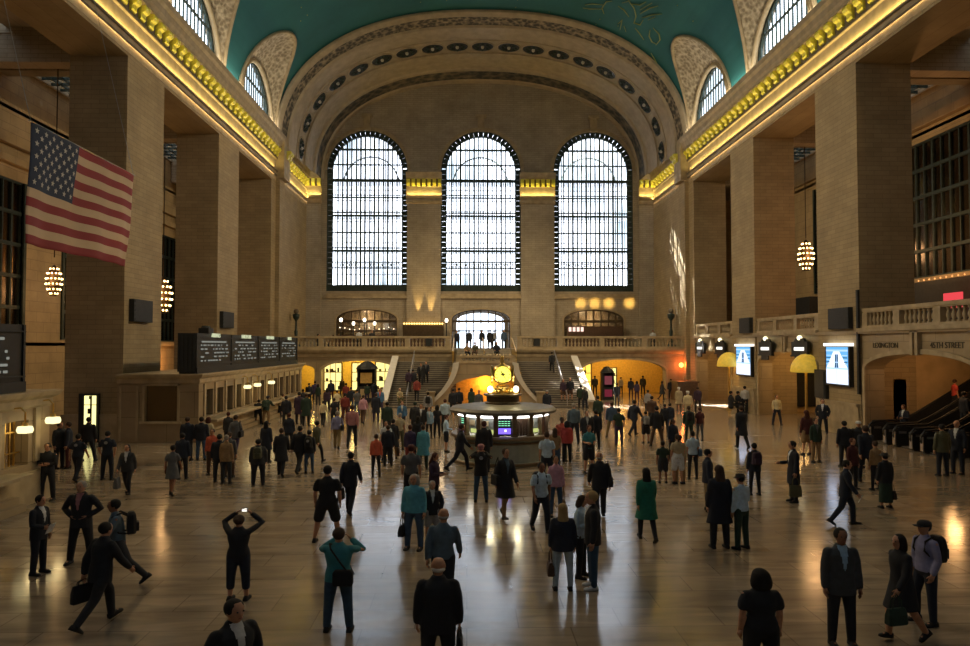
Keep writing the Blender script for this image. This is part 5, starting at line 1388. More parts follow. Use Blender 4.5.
def hair_mesh(pose, sex, style):
    k = ('h', pose, sex, style)
    if k in _mesh: return _mesh[k]
    J = skeleton(pose, sex); H = head_frame(J); mb = MB()
    def add(fn):
        n0 = len(mb.v); fn(); mb.v[n0:] = [tuple(H @ Vector(v)) for v in mb.v[n0:]]
    def ell(c, r, seg=16, n=9):
        def g():
            n0 = len(mb.v); mb.ball((0,0,0), 1, seg, n); mb.v[n0:] = [(v[0]*r[0]+c[0], v[1]*r[1]+c[1], v[2]*r[2]+c[2]) for v in mb.v[n0:]]
        add(g)
    if style == 'cap':
        add(lambda: mb.lathe([(.092,.02),(.096,.045),(.09,.085),(.06,.115),(.0,.125)], 16, (0,.006,0), flat=(1,1.15)))
        add(lambda: mb.rings([[(x,y,.03+.01*q) for x, y in ((-.075,-.07),(-.06,-.15),(0,-.175),(.06,-.15),(.075,-.07))] for q in (0,1)]))
        ell((0,.028,-.005), (.080,.082,.070))
    elif style == 'hat':
        add(lambda: mb.lathe([(.15,.035),(.152,.042),(.098,.05),(.09,.11),(.07,.125),(.0,.12)], 18, (0,.006,0), flat=(1,1.1)))
        ell((0,.028,-.005), (.080,.082,.070))
    elif style == 'bald': ell((0,.032,-.030), (.081,.080,.042))
    else:
        ell((0,.018,.024), (.087,.101,.106))
        if style in ('long','veil'):
            def g():
                mb.loft([(Vector((0,.045,.02)),X_*.085,Y_*.065),(Vector((0,.062,-.09)),X_*.092,Y_*.055),(Vector((0,.085,-.20)),X_*.095,Y_*.042),(Vector((0,.095,-.29)),X_*.07,Y_*.03)], 12)
            add(g)
        if style == 'bob':
            add(lambda: mb.loft([(Vector((0,.03,.03)),X_*.098,Y_*.085),(Vector((0,.035,-.05)),X_*.115,Y_*.085),(Vector((0,.040,-.11)),X_*.112,Y_*.075)], 14))
        if style == 'bun': ell((0,.115,.04), (.042,.042,.042), 10, 6)
        if style == 'tail':
            add(lambda: mb.loft([(Vector((0,.105,.04)),X_*.025,Y_*.025),(Vector((0,.135,-.04)),X_*.032,Y_*.028),(Vector((0,.125,-.15)),X_*.016,Y_*.016)], 8))
    me = remesh(mb, 'hair', .013, 1) if style not in ('cap','hat') else mb.mesh('hair', True)
    me.materials.append(M['eye']); _mesh[k] = me; return me
def add_obj(name, me, parent, mats):
    o = bpy.data.objects.new(name, me); C.objects.link(o); o.parent = parent
    for i, m in enumerate(mats): o.material_slots[i].link = 'OBJECT'; o.material_slots[i].material = m
    return o
TOPN = dict(tee='t_shirt', shirt='shirt', sweater='sweater', jacket='jacket', suit='suit_jacket', coat='coat', dress='dress', vest='top', blouse='blouse')
def person(loc, H, face, pose, sex, top, tc, bot, bc, hair, hc, skin, inner, label, group=None, shoe='black'):
    J = skeleton(pose, sex)
    b = add_obj('person', body_mesh(pose, sex), None, [cm(skin,.6), M['eye'], M['lip']])
    sc = H/skeleton('stand', sex)['top']; wd = 1.04+.11*((abs(loc[0])*7.3+loc[1]*3.1) % 1.0)+(.03 if sex == 'm' else 0); b.scale = (sc*wd, sc*wd, sc); b.location = loc; b.rotation_euler = (0,0,math.radians(face))
    tag(b, label, 'person', group)
    add_obj('hair' if hair not in ('cap','hat') else hair, hair_mesh(pose, sex, hair), b, [cm(hc)])
    add_obj(TOPN[top], top_mesh(pose, sex, top), b, [cm(tc), cm(inner or tc)])
    if not (top == 'dress'):
        add_obj(bot, bot_mesh(pose, sex, bot), b, [cm(bc)])
    for n in 'LR': add_obj('shoe', shoe_mesh(pose, sex, n), b, [cm(shoe)])
    b['_pose'] = pose; b['_sex'] = sex
    return b
def wpt(b, v):
    return Vector(b.location)+Matrix.Rotation(b.rotation_euler.z, 3, 'Z') @ Vector([v[i]*b.scale[i] for i in range(3)])
def bag(kind, b, side, col, label):
    J = skeleton(b['_pose'], b['_sex']); s = b.scale[2]
    if kind in ('handbag','briefcase','tote','shopping_bag'):
        W = J['W'+side]+J['D'+side]*.09; P = wpt(b, W); w, h, d = dict(handbag=(.34,.25,.14), briefcase=(.42,.30,.10), tote=(.36,.34,.12), shopping_bag=(.30,.34,.14))[kind]
        drop = dict(handbag=.20, briefcase=.07, tote=.26, shopping_bag=.16)[kind]
        drop = min(drop, max(.05, P.z-h-.04))
        r = empty(kind, (P.x, P.y, P.z-drop-h), label, 'bag', rz=b.rotation_euler.z+PI/2)
        m = MB(); m.rings([[(x*w/2*k, y*d/2*k2, z) for x, y in ((-1,-.8),(-.85,-1),(.85,-1),(1,-.8),(1,.8),(.85,1),(-.85,1),(-1,.8))] for z, k, k2 in ((0,.9,.9),(.02,1,1),(h*.6,.97,.9),(h,.86,.45))]); m.build('bag_body', cm(col,.5), r, bevel=.008)
        m = MB()
        for yy in (-d*.2, d*.2): m.tube([(-w*.25,yy,h*.97),(-w*.22,yy*.8,h+drop*.6),(0,yy*.4,h+drop+.01),(w*.22,yy*.8,h+drop*.6),(w*.25,yy,h*.97)], .009, 6)
        m.build('handle', cm(col,.5), r)
    elif kind == 'backpack':
        z0 = J['pel']+J['up']*.10; P = wpt(b, z0+Vector((0,.155,0)))
        r = empty('backpack', P, label, 'bag', rz=b.rotation_euler.z); r.rotation_euler.x = 0
        m = MB(); m.rings([[(x*.16*k, y*.09*k+.07, z) for x, y in ((-1,-.9),(1,-.9),(1,.4),(.7,1),(-.7,1),(-1,.4))] for z, k in ((0,.85),(.04,1),(.28,1),(.38,.85),(.43,.55))]); bb = m.build('bag_body', cm(col,.7), r, bevel=.012)
        m = MB(); m.rings([[(x*.12, y*.04+.17, z) for x, y in ((-1,-.9),(1,-.9),(.8,1),(-.8,1))] for z in (.05,.22)]); m.build('pocket', cm(col,.7), bb, bevel=.01)
        m = MB()
        for sx in (-1, 1): m.tube([(sx*.09,.0,.37),(sx*.105,-.12,.44),(sx*.11,-.28,.37),(sx*.12,-.31,.22),(sx*.16,-.16,.06),(sx*.13,.0,.03)], .018, 6)
        m.build('strap', cm(col,.7), r)
        for c_ in r.children: c_.scale = (s,s,s)
    elif kind in ('shoulder_bag','satchel'):
        sx = 1 if side == 'L' else -1; yb_ = .19 if kind == 'satchel' else .03
        P = wpt(b, J['pel']+Vector((sx*(.10 if kind == 'satchel' else .235), yb_, -.10)))
        r = empty('shoulder_bag', P, label, 'bag', rz=b.rotation_euler.z)
        m = MB(); w_, d_ = (.17,.06) if kind == 'satchel' else (.06,.16)
        m.rings([[(x*w_*k, y*d_*k, z) for x, y in ((-1,-1),(1,-1),(1,1),(-1,1))] for z, k in ((0,.9),(.03,1),(.22,1),(.26,.8))]); m.build('bag_body', cm(col,.6), r, bevel=.012)
        m = MB()
        if kind == 'satchel': m.tube([(sx*.08,0,.22),(-sx*.05,.02,.40),(-sx*.22,-.04,.60),(-sx*.26,-.15,.66),(-sx*.24,-.26,.62),(sx*.0,-.37,.30),(sx*.14,-.24,.12),(sx*.12,-.05,.16)], .016, 6)
        else: m.tube([(0,-.1,.24),(-sx*.05,-.06,.56),(-sx*.06,-.02,.69),(-sx*.05,.06,.56),(0,.1,.24)], .012, 6)
        m.build('strap', cm(col,.6), r)
        for c_ in r.children: c_.scale = (s,s,s)
    elif kind == 'camera':
        P = wpt(b, (J['WL']+J['WR'])/2+(J['DL']+J['DR'])*.045); r = empty('camera', P, label, 'camera', rz=b.rotation_euler.z)
        m = MB(); m.box(-.055,.055,-.02,.02,-.035,.035); m.rings([[(.028*math.cos(q*PI/5), y, .028*math.sin(q*PI/5)) for q in range(10)] for y in (-.07,-.02)]); m.build('camera_body', M['blk'], r)
        m = MB(); m.box(-.045,.045,.02,.023,-.028,.028); m.build('screen', M['white_e'], r)
    elif kind == 'paper':
        P = wpt(b, J['W'+side]+J['D'+side]*.14); r = MB(); r.obox(Matrix.Rotation(.5,4,'X'), .16, .004, .22); o = r.build('paper', cm('white'), label=label, cat='paper'); o.location = P; o.rotation_euler = (0,0,b.rotation_euler.z); return
    return r
PHR = dict(
 tick='at the long ticket counter', lgrp='before the ticket office corner', lpas='before the left end passage', mid='between ticket office and left stairs',
 lst='at the left stair flight', cen='in the group left of the booth', back='behind the booth by the lit arch', bth='in the group right of the booth', rst='at the right stair flight',
 rpas='before the right end passage', rgrp='out from the right passage', wall='resting at the sunlit right wall', door='at the bright doors', step='on the steps below the doors',
 din='behind the left balustrade', esc='riding the escalators', rr='in the group before the escalators')
ROWS = '''
38 495 574 80 hold m suit dnavy trousers dnavy short blackh skin white | man in navy suit holding a paper, nearest the frame edge | paper:R:white
80.5 481 - 0 hips m suit ink trousers ink short grayh skin pink | man facing us in open dark suit and pink shirt, hands on hips
117 499 586 -62 strideb m shirt slate trousers dgrey short blackh skin2 slate | man in grey shirt with dark backpack stepping past the pink-shirted man | backpack::black
100 523 625 152 stride m suit ink trousers ink short blackh skin ink | man in black suit striding away before the backpack man | briefcase:L:black
238 515 600 180 overhead f sweater ink capri navy bun brownh skin - | woman in dark sweater raising a camera overhead with both hands | camera
232 601 - 50 pocket m suit ink trousers ink short blackh skin white | man in dark jacket and white shirt cut off by the bottom edge
327 465.5 542 180 wide m tee black shorts black short blackh skin - | man in black t-shirt and black shorts seen from behind
350 452 514 170 walk m suit dnavy trousers dnavy short blackh skin - | man in navy suit walking away beside the man in shorts | briefcase:L:black
338 528 631 178 photo m blouse teal jeans jeans short brownh skin - | man in bright blue shirt and jeans taking a picture, bag on back | satchel:R:black
376 434 477 180 stand f sweater orange leggings ink short brownh skin - | woman in orange-red sweater and dark trousers seen from behind
414 474 549 -12 stand f blouse turq jeans denim bob grayh skin - | woman in turquoise blouse and jeans carrying a dark handbag | handbag:R:black
432 483 543 12 pocket m jacket ink shorts lgrey short grayh skin white | person in dark jacket and pale shorts with glasses beside the turquoise blouse
443 510 - 172 walk m shirt slate trousers ink bald grayh skin - | balding man in slate blue shirt walking away
438 559 - 180 stand m suit ink trousers ink bald whiteh skin - | white-haired man in dark suit seen from behind at the bottom edge | briefcase:R:black
434 453 - 60 phone f jacket plum trousers ink long redh skin - | red-haired woman in dark top raising a camera near the booth
411 445 - 180 stand m tee grey trousers ink cap maroon skin - | man in grey shirt with a dark red cap behind the turquoise blouse
460 424 471 95 stride m suit dnavy trousers dnavy short brownh skin white | man in navy striding past the booth counter | 
481 444 502 180 photo m jacket black jeans jeans cap pink skin - | person in black jacket with pale back print and pink cap at the booth
484 421 472 185 stand m suit ink trousers ink short redh skin - | tall man in dark suit standing at the booth counter
505 448 519 25 walkb f coat ink leggings tan short brownh skin slate | woman with short light brown hair carrying a dark coat right of booth front | shoulder_bag:R:black
541 462 533 12 walk m tee ice trousers dnavy short blackh skin2 - | man in pale blue t-shirt with backpack walking towards us | backpack::navy
556 456 - 0 stand f blouse rose leggings denim short blackh skin - | woman in pink blouse holding a tan bag beside the backpack man | tote:L:tan
563 503.5 590 178 stand f jacket navy leggings ljeans long blond skin - | blonde woman in navy jacket and white jeans seen from behind | handbag:L:brown
581 495 577 60 phone f blouse ice trousers ink bob brownh skin - | woman in pale blue shirt looking at her hands beside the blonde man
593 491 588 -92 stand m jacket ink jeans jeans short blond skin white | blond man in black jacket, blue jeans and white trainers facing left | | white
600 453 - 178 walkb m jacket ink trousers ink bald grayh skin - | balding man in black jacket with black shoulder bag walking away | shoulder_bag:R:black
647 468 541 180 walk f coat green leggings ink long blackh skin - | woman in bright green coat walking away alone
663 441 483 180 stand m tee dgreen shorts dgrey short blackh skin2 - | child in dark green t-shirt walking beside the woman in shorts
678 434 484 178 stand f tee beige shorts white tail brownh skin - | woman in beige top and white shorts seen from behind
693 431 479 175 stand f tee ice leggings ink short blackh skin - | woman in white top with blue shoulder bag | shoulder_bag:R:denim
708 449 511 80 stand m jacket navy trousers khaki short blackh skin - | man in navy jacket and khaki trousers facing sideways | handbag:R:black
720 465 548 182 stand f coat dnavy trousers ink long brownh skin - | woman with long brown hair in dark coat, back to us
742 474 549 -155 hold m shirt ice trousers dgreen hat black skin - | man in black hat, pale shirt and dark green trousers
755 443 495 178 hold f jacket navy leggings ink short blackh skin - | woman in dark jacket carrying a purple travel bag on her back | backpack::plum
794 441 502 -92 hold m coat dnavy trousers ink short blackh skin white | man in long navy coat facing left with a phone | tote:L:olive
846 460 526 62 walk m suit navy trousers navy short blackh skin white | man in blue suit striding while reading a paper | paper:R:white
886 453 508 182 stand f jacket ink longskirt dgreen hat black skin - | woman in black jacket and long dark skirt with a bag | handbag:R:black
842 528 645 -4 stand m suit char trousers ink short blackh skin2 sky | man in grey blazer and pale blue shirt walking towards us
903 534 641 -78 walkb f coat ink leggings skin bob blackh skin - | woman in black coat with bare ankles facing the grey blazer man | handbag:L:dgreen
927 520 624 -80 rest m shirt lav jeans navy cap ink skin - | man in dark cap and pale shirt with black backpack | backpack::black
762 570 - 180 stand f tee ink trousers black bob blackh skin - | woman with black bob and black t-shirt cut by the bottom edge
742 404 449 185 walk m coat dnavy trousers ink short brownh skin - | man in long dark coat walking away towards the sunlit wall
777 395 425 0 wide m shirt cream trousers navy short blackh skin - | man in cream shirt and dark trousers facing us before the arch
807 410 455 185 stand f jacket maroon shorts tan long redh skin - | woman in maroon jacket and light shorts beside a green-jacketed companion
816 418 462 5 stand f jacket dgreen trousers tan long brownh skin grey | woman in dark green jacket and tan trousers facing us
845 421 - 180 stand m jacket dnavy trousers ink short blackh skin - | #rr man in navy jacket
854 404 - 175 stand f jacket dgrey trousers dgrey tail blackh skin - | #rr woman with ponytail
859 421 - -20 stand m jacket dgrey trousers ink cap white skin - | #rr man in white cap
867 421 483 185 walk m suit navy trousers dnavy short brownh skin - | #rr man in blue suit
876 441 490 190 stand f sweater tan leggings ink short brownh skin - | #rr short woman in tan sweater
853 438 489 20 stand f jacket maroon trousers ink short redh skin - | #rr woman in maroon jacket
943 424 476 180 stand m jacket olive trousers dnavy short blackh skin - | man in olive jacket, back to us, before the escalators
958 420 474 -60 hold m suit dnavy trousers dnavy bald grayh skin white | bald man in dark suit facing the olive-jacketed man
823 399 434 -30 pocket m suit dnavy trousers dnavy short brownh skin white | man in dark suit leaning by the pier under the larger poster
904 404 E -70 phone m suit navy trousers ink short brownh skin white | man in blue suit looking down at the escalator foot
47 443 500 5 cross m shirt ink trousers ink short blackh skin - | man in black uniform with folded arms at the near ticket office
59 422 - 70 stand m jacket dgrey trousers ink short blackh skin - | man in dark grey jacket talking under the white lamp
68 422 - -70 stand m jacket navy trousers maroon short brownh skin - | man in navy jacket facing the man under the white lamp
77 434 481 178 walk m tee navy trousers dnavy short blackh skin - | officer in navy uniform with pale back emblem, walking
88 417 461 182 wide m jacket ink trousers ink short blackh skin - | man in black silhouetted against the bright shop doorway
107 431 480 182 pocket m tee navy trousers dnavy short blackh skin - | officer in navy uniform with pale back emblem, standing
127 444 495 5 walk f jacket dgrey leggings ink long blackh skin white | woman with long dark hair in grey jacket near the officers | shopping_bag:R:grey
172 445 495 180 walk f dress grey leggings ink short blackh skin2 - | woman in black and white patterned dress walking away
182 433 479 185 stand m jacket navy trousers ink short blackh skin2 - | man in navy jacket with red hood near the patterned dress
187 417 - 180 stand m jacket navy trousers dgrey short brownh skin - | #lgrp man in navy jacket
201 417 - 190 stand m jacket dnavy jeans denim short blackh skin - | #lgrp man in navy jacket and jeans
208 417 - 170 stand f tee cream trousers maroon bob redh skin - | #lgrp woman in cream top
212 429 - 0 stand f sweater orange trousers brown short brownh skin - | #lgrp woman in orange sweater
219 434 482 185 stand m jacket dnavy trousers dgrey short blackh skin - | #lgrp man in dark jacket
228 412 - 180 stand f jacket dgrey leggings ink short redh skin - | #lgrp red-haired woman
235 415 458 175 walk f jacket grey jeans purple short brownh skin - | #lgrp woman in grey jacket and purple jeans | shoulder_bag:R:black
229 432 477 180 stand m shirt grey trousers brown short brownh skin - | #lgrp man in grey shirt
226 435 - 175 stand f jacket tan trousers dgrey short grayh skin - | #lgrp woman in tan jacket
258 439 485 190 stand f jacket dgrey trousers ink short blackh skin - | woman with a large olive backpack beside the ticket queue | backpack::olive
266 421 - 170 stand f coat navy leggings ink long blackh skin - | woman in navy coat with long hair next to the olive backpack
281 428 476 182 walk m coat ink trousers ink short brownh skin - | man in long black coat walking away left of the striding pair
299 425 - 170 stride m jacket ink trousers ink short blackh skin - | man in black jacket striding beside the long black coat
309 430 473 182 stand f jacket ink leggings denim short blackh skin - | woman with round pale badge on her dark backpack | backpack::black
316 421 463 150 strideb f jacket olive leggings ink short blackh skin - | woman in olive coat and pale blue scarf striding
289 413 - 180 stand f jacket navy trousers ink short redh skin - | #mid woman in navy jacket
258 401 424 185 lean m jacket dnavy trousers ink short blackh skin - | #tick man in navy jacket leaning
266 396 424 165 lean m jacket dgreen trousers tan cap navy skin - | #tick man in dark green jacket | backpack::dgreen
280 394 416 120 lean m jacket beige trousers navy short brownh skin - | #tick man in beige jacket bending
286 396 - 180 stand m jacket dnavy trousers ink short blackh skin - | #tick man in dark jacket
299 392 424 175 stand m coat plum trousers ink short blackh skin - | #tick man in long plum coat
306 393 426 185 stand m coat dgreen trousers ink short brownh skin - | #tick man in long green coat
323 401 426 180 walk m shirt cream trousers ink short blackh skin - | #mid man in cream shirt
334 398 - 180 stand f tee ink trousers ink short blackh skin - | #mid woman in black top
337 411 449 182 walk m shirt lav trousers khaki short grayh skin - | #mid grey-haired man in lavender shirt | shoulder_bag:R:black
352 405 447 180 walkb m shirt pink trousers ink short brownh skin - | #mid man in pink shirt
345 393 - 185 stand m shirt brick trousers maroon short blackh skin - | #mid man in red shirt
363 395 424 175 walk f blouse rose trousers brown short brownh skin - | #mid woman in rose blouse
357 389 - 180 stand m tee grey jeans denim short blackh skin - | #mid man in grey t-shirt
374 381 - 180 stand m jacket navy trousers purple short blackh skin - | #lpas tall man in navy jacket
376 393 - 185 stand m coat navy trousers purple short brownh skin - | #mid man in long navy coat
380 388 - 0 stand m suit blue trousers purple short brownh skin orange | #lpas man in blue jacket
387 377 - 185 stand m jacket brown trousers ink short blackh skin - | #lpas man in brown jacket
309 383 - 180 stand m jacket navy trousers ink short blackh skin - | #lpas man in navy jacket
315 381 - 180 stand m jacket purple trousers ink short blackh skin - | #lpas man in purple jacket
318 384 - 170 stand f jacket dgreen trousers dgrey bob blackh skin - | #lpas woman in dark green jacket
331 380 - 180 stand m jacket navy trousers maroon short brownh skin - | #lpas man in navy jacket and maroon trousers
327 388 - 190 stand f jacket plum trousers ink long blackh skin - | #lpas woman in plum jacket
342 378 - 10 stand f jacket dgrey trousers ink bob redh skin grey | #lpas woman in grey jacket
346 383 - 180 stand m shirt brick trousers ink short blackh skin - | #lpas man in red shirt
351 387 - 180 stand m jacket dnavy jeans denim short blackh skin - | #lpas man in navy jacket and jeans
367 383 - 175 stand f jacket dgreen trousers purple short blackh skin - | #lpas woman in green jacket
303 389 - 180 stand m jacket ink trousers ink short blackh skin - | #lpas man in black jacket
337 390 - 175 stand f tee cream trousers ink short brownh skin - | #mid woman in cream top
387 402 - 180 stand m jacket dgreen trousers ink short blackh skin - | #mid man in dark green jacket
402 401 431 5 walk m jacket blue jeans navy short brownh skin white | man in open blue jacket over white shirt near the left stairs
386 421 - 0 stand f tee white trousers navy short blackh skin - | woman in white top beside the black-coated shopper
393 419 459 182 stand f coat black leggings tan short blackh skin - | woman in black coat and bare legs with an olive bag | tote:R:brown
388 425 466 178 stand m jacket dnavy trousers ink short brownh skin - | man in navy jacket right behind the orange-red sweater
400 413 - 170 stand f tee beige trousers olive short grayh skin - | woman in beige top left of the purple plaid shirt
415 402 - 180 stand m jacket dgrey trousers ink cap dgreen skin - | #cen man in green cap
421 404 - 0 stand m jacket ink trousers ink short blackh skin white | #cen man in black jacket
429 407 438 10 stand f jacket sky leggings ink short brownh skin white | #cen woman in pale denim jacket
418 416 - 180 stand f jacket ink trousers ink long blackh skin - | #cen long-haired woman in black
410 425 - 182 stand f blouse purple skirt brick short redh skin - | #cen woman in purple plaid blouse
423 425 - 178 stand f coat turq trousers dgreen short brownh skin - | #cen woman in bright blue coat
445 399 - 182 stand m shirt ice trousers ink short redh skin - | #cen man in pale blue shirt
446 415 452 95 hold f blouse ice shorts ink short redh skin - | #cen woman in pale blouse reading a map | paper:R:cream
437 405 - 180 stand f tee ink trousers ink bob blackh skin - | #cen woman in black top
453 389 - 180 stand m jacket dnavy trousers ink short blackh skin - | #back man in navy jacket
459 388 - 170 stand m jacket dnavy trousers ink short blackh skin - | #back man in dark navy jacket
471.5 388 - 185 stand f coat dgreen trousers ink bob blackh skin - | #back woman in dark green coat
479 390 - 0 stand m shirt grey trousers ink short brownh skin - | #back man in grey shirt
547 432 - 180 stand m tee ice trousers navy short brownh skin - | #bth man in white t-shirt
555 428 - 175 stand f tee tan trousers denim long brownh skin - | #bth woman in tan top
562 417 461 10 stand m sweater orange trousers dgreen short blackh skin3 - | #bth man in orange sweater
567 421 - 180 stand f jacket red trousers ink bob blackh skin - | #bth woman in red jacket
574 403 444 180 rest m shirt slate trousers navy short grayh skin - | #bth man in grey-blue shirt and navy trousers
587 411 - 0 stand m jacket ink trousers ink short brownh skin lgrey | #bth man in black jacket over pale shirt
596 410 - 180 stand m jacket dnavy trousers ink short blackh skin - | #bth man in dark navy jacket
589 425 473 8 phone f tee teal shorts ink short redh skin - | #bth woman in teal t-shirt with phone
612 402 437 180 wide m jacket denim trousers khaki short brownh skin - | #rgrp man in denim jacket
619 408 - 178 stand m tee dgreen trousers purple short blackh skin - | #rgrp person in dark green t-shirt
598 396 - 180 stand m jacket dgreen trousers ink short blackh skin - | #rgrp man in dark green jacket
585 387 - 170 stand f jacket ink trousers navy short grayh skin - | #rpas grey-haired woman in black jacket
595 374 - 175 stand m jacket navy trousers ink short blackh skin - | #rpas man in navy jacket
621 377 - 185 stand f jacket lgrey trousers ink short brownh skin - | #rpas woman in pale grey jacket
617 383 - 190 stand m jacket dnavy trousers ink short blackh skin - | #rpas man in dark jacket
631 378 - 180 stand m jacket navy trousers plum short blackh skin - | #rpas man in navy jacket and plum trousers
637 381 - 175 stand f jacket purple trousers plum bob blackh skin - | #rpas woman in purple jacket
643 375 - 182 stand m jacket dnavy trousers ink short blackh skin - | #rpas tall man in dark navy jacket
662 381 - 90 walk f coat dgrey leggings ink bob blackh skin - | #rpas woman in grey coat
671 379 - 180 stand m jacket ink trousers ink short blackh skin - | #rpas man in black jacket
679 387 411 182 stand m coat beige trousers brown cap white skin - | #rgrp person in beige coat and white cap
688 391 - 180 stand m shirt cream trousers beige cap white skin - | #rgrp man in cream shirt and white cap
698 387 - 178 walk m jacket plum leggings ink short brownh skin - | #rgrp man in plum jacket
689 406 441 175 stand m jacket dgreen trousers dgreen short brownh skin - | #rgrp man in green jacket | backpack::black
700 407 441 180 stand f tee maroon leggings grey short brownh skin - | #rgrp woman in maroon top
665 404 432 170 stand m jacket dnavy trousers ink short blackh skin - | #rgrp man in navy jacket
670 403 432 185 stand m jacket navy jeans denim short blackh skin - | #rgrp man in navy jacket and jeans
673 419 - 20 rest f jacket navy leggings ink long blackh skin3 - | #rgrp woman in navy jacket facing us
657 406 446 180 wide m suit ink trousers brown short blackh skin - | #rgrp man in black suit jacket
646 411 443 180 stand f tee grey shorts ink short blackh skin - | #rgrp woman in grey top | backpack::lgrey
648 390 - 180 stand f jacket lgrey trousers ink cap dgreen skin - | #rgrp woman in pale jacket and green cap
634 400 436 130 stride m jacket navy trousers dnavy short blackh skin - | #rgrp man in navy striding
652 396 - 175 stand m jacket brown trousers ink short blackh skin - | #rgrp man in brown jacket
680 435 - 180 stand f sweater beige trousers tan short brownh skin - | woman in beige sweater partly hidden by the white shorts pair
731 388 413 90 sit m jacket ink trousers ink short blackh skin - | #wall seated person in black
738 387 413 100 sit m jacket dnavy trousers ink short blackh skin - | #wall seated person in navy
745 386 413 178 stand m shirt white trousers navy short blackh skin - | #wall man in white shirt
409 372 Y55.9 180 walk m jacket plum trousers ink short blackh skin - | #lst man in plum jacket climbing
413 374 Y56.1 180 walkb m jacket dnavy trousers brown short blackh skin - | #lst man in navy jacket climbing
421 366 Y57.2 0 walk m suit ink trousers ink short blackh skin grey | #lst man in black coming down
426 366 Y57.4 0 walkb m suit dnavy trousers ink short brownh skin grey | #lst man in navy coming down
400 381 Y54.6 20 sit f jacket beige trousers olive short grayh skin - | #lst woman in beige seated
417 388 Y54.4 180 walk m jacket brick trousers ink short blackh skin - | #lst man in brick red jacket
428 392 - 180 stand m jacket lgrey trousers ink short blackh skin - | #lst man in pale grey jacket | backpack::black
547 390 - 0 stand m jacket navy jeans denim cap lgrey skin - | #rst man in navy jacket and grey cap
563 385 Y54.5 10 stand f jacket plum shorts brown long redh skin - | #rst woman in plum jacket and shorts
570 382 Y54.6 -5 stand m jacket dnavy shorts brown short blackh skin - | #rst man in navy jacket and shorts
552 356 Y59.6 180 walk m jacket ink trousers ink short blackh skin - | #rst man in black climbing near the top
581 385 - 170 stand m jacket dgreen trousers ink short blackh skin - | #rst man in green jacket at the foot
457 331 B64.8 0 stand f jacket navy trousers ink short redh skin - | #door woman in navy jacket
469 331 B66 180 stand m jacket dgrey trousers ink short brownh skin - | #door man in grey jacket
482 332 B66.5 0 stand m jacket dnavy trousers dgreen short brownh skin - | #door man in navy jacket
490 331 B66 180 stand m coat ink trousers ink short blackh skin - | #door man in long black coat
494 332 B67 175 stand m shirt lgrey trousers dgrey short brownh skin - | #door man in pale grey shirt
504 332 B65.5 0 stand m jacket denim trousers ink short blackh skin - | #door man in denim jacket
467 345 S60.5 10 sit f jacket tan trousers navy short brownh skin - | #step woman in tan jacket
475 345 S60.5 -5 sit m shirt olive trousers brown short redh skin - | #step man in olive shirt
496 346 S60.5 0 sit m jacket dnavy trousers ink short brownh skin - | #step man in navy jacket
318 335 B66.5 90 sit m jacket dgrey trousers ink short blackh skin - | #din seated man in grey
333 335 B66.8 -90 sit f jacket tan trousers ink bob brownh skin - | #din seated woman in tan
359 334 B66.2 180 stand m shirt white trousers ink short blackh skin - | #din waiter in white shirt
372 334 B68 0 stand m jacket ink trousers ink short blackh skin - | #din man in black
653 333 B66 0 stand m shirt white trousers ink short blackh skin - | man in white shirt behind the right end balustrade
955 384 E 90 stand f tee red trousers ink short brownh skin - | #esc woman in red top
964 383 E2 90 stand m jacket ink trousers ink short blackh skin - | #esc man in black jacket
'''
def ordn(n): return ['first','second','third','fourth','fifth','sixth','seventh','eighth','ninth','tenth','eleventh','twelfth','thirteenth','fourteenth','fifteenth','sixteenth','seventeenth','eighteenth'][n]
LSH = [(' and navy trousers',''),(' over pale shirt',''),('long-haired woman in black','long-haired woman'),('grey-haired man in lavender shirt','man in lavender shirt'),(' and maroon trousers',''),(' and plum trousers',''),(' and purple jeans',''),(' and jeans','')]
